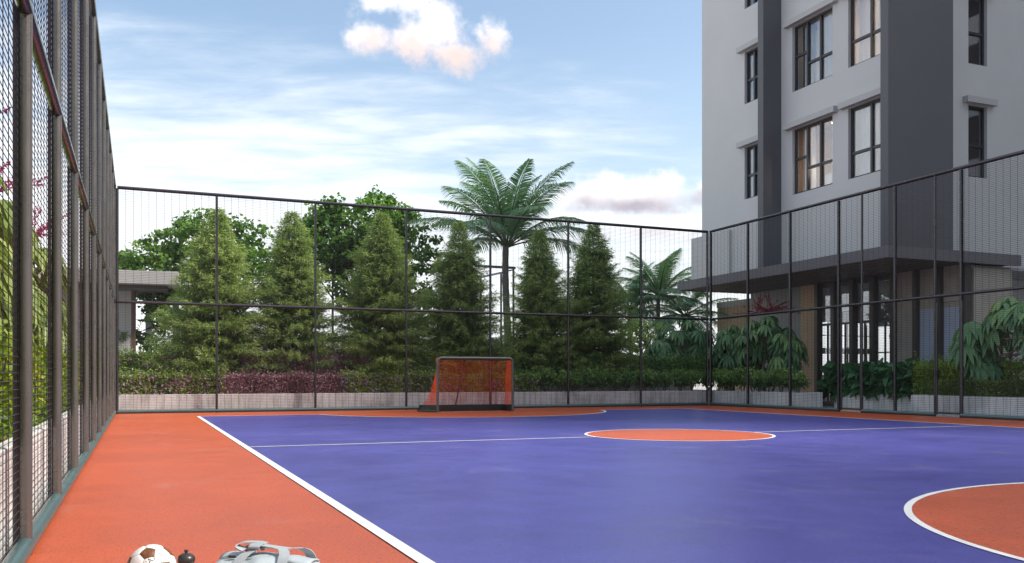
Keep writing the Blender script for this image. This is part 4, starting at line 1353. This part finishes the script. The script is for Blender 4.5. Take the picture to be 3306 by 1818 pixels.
for i in range(11):
    shrub('%s small green shrub from the corner, behind the right fence' % ORD[i], (19.55 + .1 * math.sin(i * 1.7), 27.75 - i * .5, Z1p), k, 'small shrubs behind the right fence'); k += 1
# trees outside the right fence nearer the camera (out of view, added to shade the court)
for i, (x, y, w) in enumerate(((22.3, 9.0, 'nearer'), (22.6, 13.4, 'farther'))):
    tr, lf = broadleaf(27 + i, 6.0, [(0, 0, 4.6, 1.7, 1.7, 1.3), (.8, .9, 4.0, 1.2, 1.2, 1.0), (-.6, -.9, 4.0, 1.2, 1.2, 1.0)], 120, 34, .18, (.1, 0), .13)
    t = thing('broadleaf_tree', '%s added round-crowned tree outside the right fence beyond the picture edge' % w, 'tree', (x, y, 0))
    tr.build('trunk', M['dark_bark'], t, True); leaf_mesh('crown', [lf], M['maple_leaf'], t)

# ------------------------------------------------------------------ goal
gl = thing('goal', 'small hockey goal with dark frame and bright orange net', 'goal', (7.89, 24.27, 0))
GW, GH, GT, GB = 2.32, 1.56, 0.32, 0.85
fr = MB()
pts = [(0, 0, 0), (0, 0, GH - .12)]
for i in range(1, 7):
    a = i / 6 * math.pi / 2
    pts.append((.12 - .12 * math.cos(a), 0, GH - .12 + .12 * math.sin(a)))
pts += [(GW - .12 + .12 * math.sin(i / 6 * math.pi / 2), 0, GH - .12 + .12 * math.cos(i / 6 * math.pi / 2)) for i in range(0, 7)] + [(GW, 0, 0)]
fr.tube(pts, .037, 12)
fr.build('front_frame', M['goal_tube'], gl, True)
bs = MB()
FL = .34       # base flares outwards towards the back
bs.tube([(0, .04, .03), (-FL, GB, .03), (GW + FL * .4, GB, .03), (GW, .04, .03)], .028, 8)
bs.build('base_tube', M['goal_tube'], gl, True)
tb = MB()
tb.tube([(.06, 0, GH - .02), (.06, GT, GH - .03), (GW - .06, GT, GH - .03), (GW - .06, 0, GH - .02)], .024, 8)
tb.build('top_tube', M['goal_board'], gl, True)
MB().tube([(GW * .40, GT, GH - .05), (GW * .36, GB * .98, .2)], .024, 8).build('back_strut', M['goal_board'], gl, True)
def board(a, b, h, th=.02):
    a, b = Vector(a), Vector(b)
    d = (b - a).normalized(); nrm = Vector((-d.y, d.x, 0)) * th
    v = [a, b, b + nrm, a + nrm]
    lean = Vector((0, -.05, 0))
    return MB().add([tuple(p) for p in v] + [tuple(p + Vector((0, 0, h)) + lean) for p in v],
                    [(0, 3, 2, 1), (4, 5, 6, 7), (0, 1, 5, 4), (1, 2, 6, 5), (2, 3, 7, 6), (3, 0, 4, 7)])
board((-FL + .03, GB - .03, .002), (GW + FL * .4 - .03, GB - .03, .002), .19).build('back_board', M['goal_board'], gl)
MB().add([(-.02, .045, .003), (-FL, GB, .003), (-FL + .12, GB - .05, .19), (-.02, .045, .20), (0.01, .045, .003), (-FL + .03, GB, .003), (-FL + .15, GB - .05, .19), (.01, .045, .20)],
         [(0, 1, 2, 3), (4, 7, 6, 5), (3, 2, 6, 7), (0, 4, 5, 1), (1, 5, 6, 2), (0, 3, 7, 4)]).build('side_board', M['goal_board'], gl)
MB().add([(GW + .02, .045, .003), (GW + FL * .4, GB, .003), (GW + FL * .4 - .04, GB - .05, .19), (GW + .02, .045, .20), (GW - .01, .045, .003), (GW + FL * .4 - .03, GB, .003), (GW + FL * .4 - .07, GB - .05, .19), (GW - .01, .045, .20)],
         [(0, 1, 2, 3), (4, 7, 6, 5), (3, 2, 6, 7), (0, 4, 5, 1), (1, 5, 6, 2), (0, 3, 7, 4)]).build('side_board', M['goal_board'], gl)
# net: back sheet, top sheet and two side sheets of knotted cord
def net(fn, nu, nv, r=.0042):
    mb = MB()
    sub = 3
    for i in range(nu + 1):
        mb.tube([fn(i / nu, j / (nv * 1.0)) for j in range(nv + 1)], r, 3, cap=False)
    for j in range(nv + 1):
        mb.tube([fn(i / nu, j / nv) for i in range(nu + 1)], r, 3, cap=False)
    return mb
def back_fn(u, v):
    x0, x1 = .06 + (-FL + .06 - .06) * 0 , GW - .06
    xa = .06 + (u) * (GW - .12)
    xb = (-FL + .15) * (1 - u) + (GW + FL * .4 - .08) * u
    bulge = .20 * math.sin(u * math.pi * 3.2 + v * 2) * math.sin(v * math.pi) + .14 * math.sin(v * math.pi)
    s = v ** 1.7
    x = xb * (s) + xa * (1 - s) + .02 * math.sin(v * 9 + u * 14) * math.sin(math.pi * v)
    y = (GB - .03) * s + GT * (1 - s) - bulge * .55
    z = .18 * v + (GH - .04) * (1 - v) + .035 * math.sin(u * 11) * math.sin(math.pi * v)
    return (x, y, z)
net(back_fn, 48, 32, .0028).build('back_net', M['net_orange'], gl)
net(lambda u, v: (.06 + u * (GW - .12), v * GT, GH + .005 - .03 * math.sin(math.pi * v)), 48, 7, .0035).build('top_net', M['net_orange'], gl)
def side_fn(sg):
    def f(u, v):
        p = back_fn(0 if sg < 0 else 1, v)
        q = (0.0 if sg < 0 else GW, 0.02, GH * (1 - v) + .18 * v)
        w = .05 * math.sin(u * math.pi) * math.sin(v * math.pi)
        return (q[0] * (1 - u) + p[0] * u - sg * w * .5, q[1] * (1 - u) + p[1] * u, q[2] * (1 - u) + p[2] * u)
    return f
net(side_fn(-1), 18, 32, .0042).build('side_net', M['net_orange'], gl)
net(side_fn(1), 18, 32, .0042).build('side_net', M['net_orange'], gl)

# ------------------------------------------------------------------ ball, bottle, bag
def cam_point(px, d):
    lat = (px - 1653) / 2880 * d
    return (lat * CT + d * ST, d * CT - lat * ST)
bx, by = cam_point(489, 4.16)
ball = thing('football', 'white football with brown pentagon panels beside the left fence', 'ball', (bx, by, .11))
phi = (1 + 5 ** .5) / 2
ico = [Vector(v).normalized() for a in (-1, 1) for b in (-phi, phi) for v in ((0, a, b), (a, b, 0), (b, 0, a))]
view_right = Vector((CT, -ST, 0)); view_fwd = Vector((ST, CT, 0)); upv = Vector((0, 0, 1))
# turn the ball so that one pentagon faces up and towards the camera, another sits at its left edge
p0 = (upv * .80 - view_fwd * .59 + view_right * .08).normalized()
rot = ico[0].rotation_difference(p0).to_matrix()
nb = [v for v in ico if 0.1 < v.dot(ico[0]) < .9]
target = (-view_right * .86 - view_fwd * .3 + upv * .12).normalized()
best = None
for k in range(72):
    rr = Matrix.Rotation(k * math.pi / 36, 3, p0) @ rot
    sc = max((rr @ v).dot(target) for v in nb)
    if best is None or sc > best[0]: best = (sc, rr)
RB = best[1]
ico = [RB @ v for v in ico]
RAD = .11
MB_ball = MB()
MB_ball.lathe([(RAD * .975 * math.sin(math.pi * i / 24) + 1e-4, -RAD * .975 * math.cos(math.pi * i / 24)) for i in range(25)], 32)
MB_ball.build('bladder', M['ball_seam'], ball, True)
tv = []
edges = [(i, j) for i in range(12) for j in range(i) if ico[i].dot(ico[j]) > .4]
def ballpanel(center, poly, mat):
    c = center.normalized()
    poly = sorted(poly, key=lambda p: math.atan2(p.dot(c.cross(poly[0]).normalized()), p.dot((poly[0] - c * poly[0].dot(c)).normalized())))
    mb = MB()
    rings = 6
    n = len(poly); sub = 4
    rim = []
    for i in range(n):
        for k in range(sub):
            rim.append(poly[i].lerp(poly[(i + 1) % n], k / sub))
    vs = [tuple(c * RAD)]
    for q in range(1, rings + 1):
        f = q / rings * .975
        for p in rim:
            d = c.lerp(p, f).normalized()
            vs.append(tuple(d * RAD * (1.0 if q < rings else .978)))
    m = len(rim); fs = []
    for k in range(m):
        fs.append((0, 1 + k, 1 + (k + 1) % m))
        for q in range(rings - 1):
            a = 1 + q * m
            fs.append((a + k, a + m + k, a + m + (k + 1) % m, a + (k + 1) % m))
    mb.add(vs, fs).build('panel', M[mat], ball, True, sharp=60)
for i in range(12):
    ballpanel(ico[i], [ico[i].lerp(ico[j], 1 / 3) for j in range(12) if j != i and ico[i].dot(ico[j]) > .4], 'ball_brown')
for i in range(12):
    for j in range(i):
        for k in range(j):
            if min(ico[i].dot(ico[j]), ico[j].dot(ico[k]), ico[i].dot(ico[k])) > .4:
                poly = [a.lerp(b, 1 / 3) for a, b in ((ico[i], ico[j]), (ico[j], ico[i]), (ico[j], ico[k]), (ico[k], ico[j]), (ico[i], ico[k]), (ico[k], ico[i]))]
                ballpanel((ico[i] + ico[j] + ico[k]) / 3, poly, 'ball_white')
def ball_text(txt, size, ctr, xdir):
    cu = bpy.data.curves.new('print', 'FONT'); cu.body = txt; cu.size = size; cu.align_x = 'CENTER'; cu.align_y = 'CENTER'
    cu.offset = 0.0
    o = bpy.data.objects.new('print', cu); COL.objects.link(o)
    bpy.context.view_layer.update()
    me = bpy.data.meshes.new_from_object(o.evaluated_get(bpy.context.evaluated_depsgraph_get()))
    bpy.data.objects.remove(o)
    c = ctr.normalized(); xd = (xdir - c * xdir.dot(c)).normalized(); yd = c.cross(xd)
    for v in me.vertices:
        d = (c + xd * v.co.x / RAD + yd * v.co.y / RAD).normalized()
        v.co = d * RAD * 1.006
    link('print', me, M['ball_ink'], ball)
ball_text('JL', .036, view_right * .66 + upv * .66 - view_fwd * .40, view_fwd * -.4 + upv * -.6 + view_right * .5)
ball_text('/A7', .036, view_right * .30 + upv * .50 - view_fwd * .80, view_right * .75 + upv * .8)

ox, oy = cam_point(601, 4.05)
bt = thing('drink_bottle', 'dark drink bottle with a domed cap beside the football', 'bottle', (ox, oy, 0))
MB().lathe([(.030, .002), (.034, .006), (.036, .02), (.035, .07), (.032, .10), (.035, .125), (.0370, .15), (.0370, .1665)], 28).build('body', M['bottle_body'], bt, True)
MB().lathe([(.0372, .04), (.0376, .05), (.0352, .085), (.0345, .088)], 28).build('printed_band', M['bottle_print'], bt, True)
cp = MB().lathe([(.0372, .1655), (.0396, .1665), (.0400, .171), (.0392, .179), (.0355, .188), (.029, .1945), (.019, .2, ), (.0085, .2022)], 28).build('cap', M['bottle_cap'], bt, True)
MB().lathe([(.0065, .2021), (.0062, .209), (.0095, .2105), (.0098, .2155), (.0055, .218)], 18).build('nozzle', M['bottle_cap'], cp, True)

gx, gy = cam_point(868, 3.92)
bag = thing('sports_bag', 'white and pale blue sports bag with folded carry straps', 'bag', (gx, gy, 0), -TH - R(9))
BL, BW, BH = .25, .145, .217
V, F = [], []
nu, nv = 28, 36
for i in range(nu + 1):
    s = -1 + 2 * i / nu
    e = max(0.0, 1 - abs(s) ** 5) ** .42
    for k in range(nv):
        t = 2 * math.pi * k / nv
        cx, cz = math.cos(t), math.sin(t)
        ex = math.copysign(abs(cx) ** .75, cx); ez = math.copysign(abs(cz) ** .78, cz)
        dent = 1 - .035 * math.sin(s * 9 + t * 2) - .02 * math.sin(s * 17 - t * 3)
        slump = -.022 * s * (s > 0) * (ez > 0) + .006 * math.cos(s * 7) * (ez > 0)
        V.append((s * BL, ex * BW * e * dent, BH / 2 + ez * BH / 2 * (e * .85 + .15 * (e > 0.02)) * (dent if ez > 0 else 1) + slump))
for i in range(nu):
    for k in range(nv):
        l = (k + 1) % nv
        F.append((i * nv + k, i * nv + l, (i + 1) * nv + l, (i + 1) * nv + k))
F.append(tuple(range(nv - 1, -1, -1))); F.append(tuple(nu * nv + k for k in range(nv)))
MB().add(V, F).build('body', M['bag_white'], bag, True, sharp=70)
def ribbon(pts, side, w, th=.004, name='strap', mat='bag_strap', parent=bag):
    pts = [Vector(p) for p in pts]; sides = side if isinstance(side, list) else [Vector(side)] * len(pts)
    # smooth the path
    def cr(p0, p1, p2, p3, t):
        return .5 * ((2 * p1) + (-p0 + p2) * t + (2 * p0 - 5 * p1 + 4 * p2 - p3) * t * t + (-p0 + 3 * p1 - 3 * p2 + p3) * t ** 3)
    P2, S2 = [], []
    for i in range(len(pts) - 1):
        a, b, c, d = pts[max(0, i - 1)], pts[i], pts[i + 1], pts[min(len(pts) - 1, i + 2)]
        for q in range(5):
            P2.append(cr(a, b, c, d, q / 5)); S2.append(sides[i].lerp(sides[i + 1], q / 5))
    P2.append(pts[-1]); S2.append(sides[-1])
    mb = MB(); V, F = [], []
    for i, p in enumerate(P2):
        tg = (P2[min(i + 1, len(P2) - 1)] - P2[max(i - 1, 0)]).normalized()
        sd = S2[i].normalized(); nr = tg.cross(sd).normalized()
        for a, b in ((-1, -1), (1, -1), (1, 1), (-1, 1)):
            V.append(p + sd * w / 2 * a + nr * th / 2 * b)
    for i in range(len(P2) - 1):
        for k in range(4):
            l = (k + 1) % 4
            F.append((i * 4 + k, i * 4 + l, i * 4 + 4 + l, i * 4 + 4 + k))
    F += [(3, 2, 1, 0), tuple(len(V) - 4 + k for k in range(4))]
    return mb.add([tuple(v) for v in V], F).build(name, M[mat], parent, True, sharp=35)
# flap along the top and its piping
V, F = [], []
for i in range(15):
    s = -.82 + 1.64 * i / 14
    for k in range(7):
        q = -1 + 2 * k / 6
        V.append((s * BL, q * .062 + .008, BH - .001 - .012 * q * q + .004 * math.sin(i * 1.3) - .020 * max(0, s)))
for i in range(14):
    for k in range(6):
        F.append((i * 7 + k, i * 7 + k + 1, i * 7 + k + 8, i * 7 + k + 7))
fp = MB().add(V, F).build('flap', M['bag_white'], bag, True, sharp=80)
sol = fp.modifiers.new('thick', 'SOLIDIFY'); sol.thickness = .008; sol.offset = -1
MB().tube([V[i * 7] for i in range(15)], .0035, 6).build('piping', M['bag_piping'], bag, True)
MB().tube([V[i * 7 + 6] for i in range(15)], .0035, 6).build('piping', M['bag_piping'], bag, True)
MB().cbox(-.155, -.120, -.075, -.063, BH + .000, BH + .010, .003).build('zip_pull', M['zip_dark'], bag)
X = Vector((1, 0, 0)); Yv = Vector((0, 1, 0)); Zv = Vector((0, 0, 1))
# two carry straps rising over the top, bundled by a wrapped grip
ribbon([(-.115, -BW - .004, .05), (-.105, -BW + .012, .16), (-.085, -.075, BH + 0.009), (-.055, -.02, BH + 0.027), (-.01, .005, BH + 0.036), (.05, .005, BH + 0.032), (.085, -.03, BH + 0.020), (.098, -.08, BH - .004), (.105, -BW + .010, .15), (.11, -BW - .004, .05)],
       [X, X, X, Vector((.9, .2, .3)), Vector((.25, .95, 0)), Vector((.25, .95, 0)), Vector((.9, .4, 0)), X, X, X], .044)
ribbon([(-.125, BW + .0, .08), (-.12, .10, .19), (-.115, .05, BH + 0.018), (-.095, .02, BH + 0.040), (-.05, .0, BH + 0.047), (.0, .0, BH + 0.042), (.07, .03, BH + 0.027), (.13, .06, BH + 0.023), (.16, .09, .20), (.165, BW, .08)],
       [X, X, Vector((.8, .5, 0)), Vector((.4, .9, 0)), Yv, Yv, Vector((.5, .8, 0)), Vector((.9, .4, 0)), X, X], .044)
ribbon([(-.055, -.030, BH + 0.032), (-.052, -.036, BH + 0.044), (-.05, .0, BH + 0.053), (-.048, .036, BH + 0.044), (-.05, .032, BH + 0.030), (-.052, .0, BH + 0.024), (-.055, -.030, BH + 0.032)], X, .050, .005, 'grip')
ribbon([(-.10, -.02, BH + 0.027), (-.13, -.035, BH + 0.044), (-.115, -.01, BH + 0.057), (-.06, .015, BH + 0.055), (-.02, .02, BH + 0.049)], [Vector((.3, .9, .2)), Yv, Yv, Yv, Yv], .044)
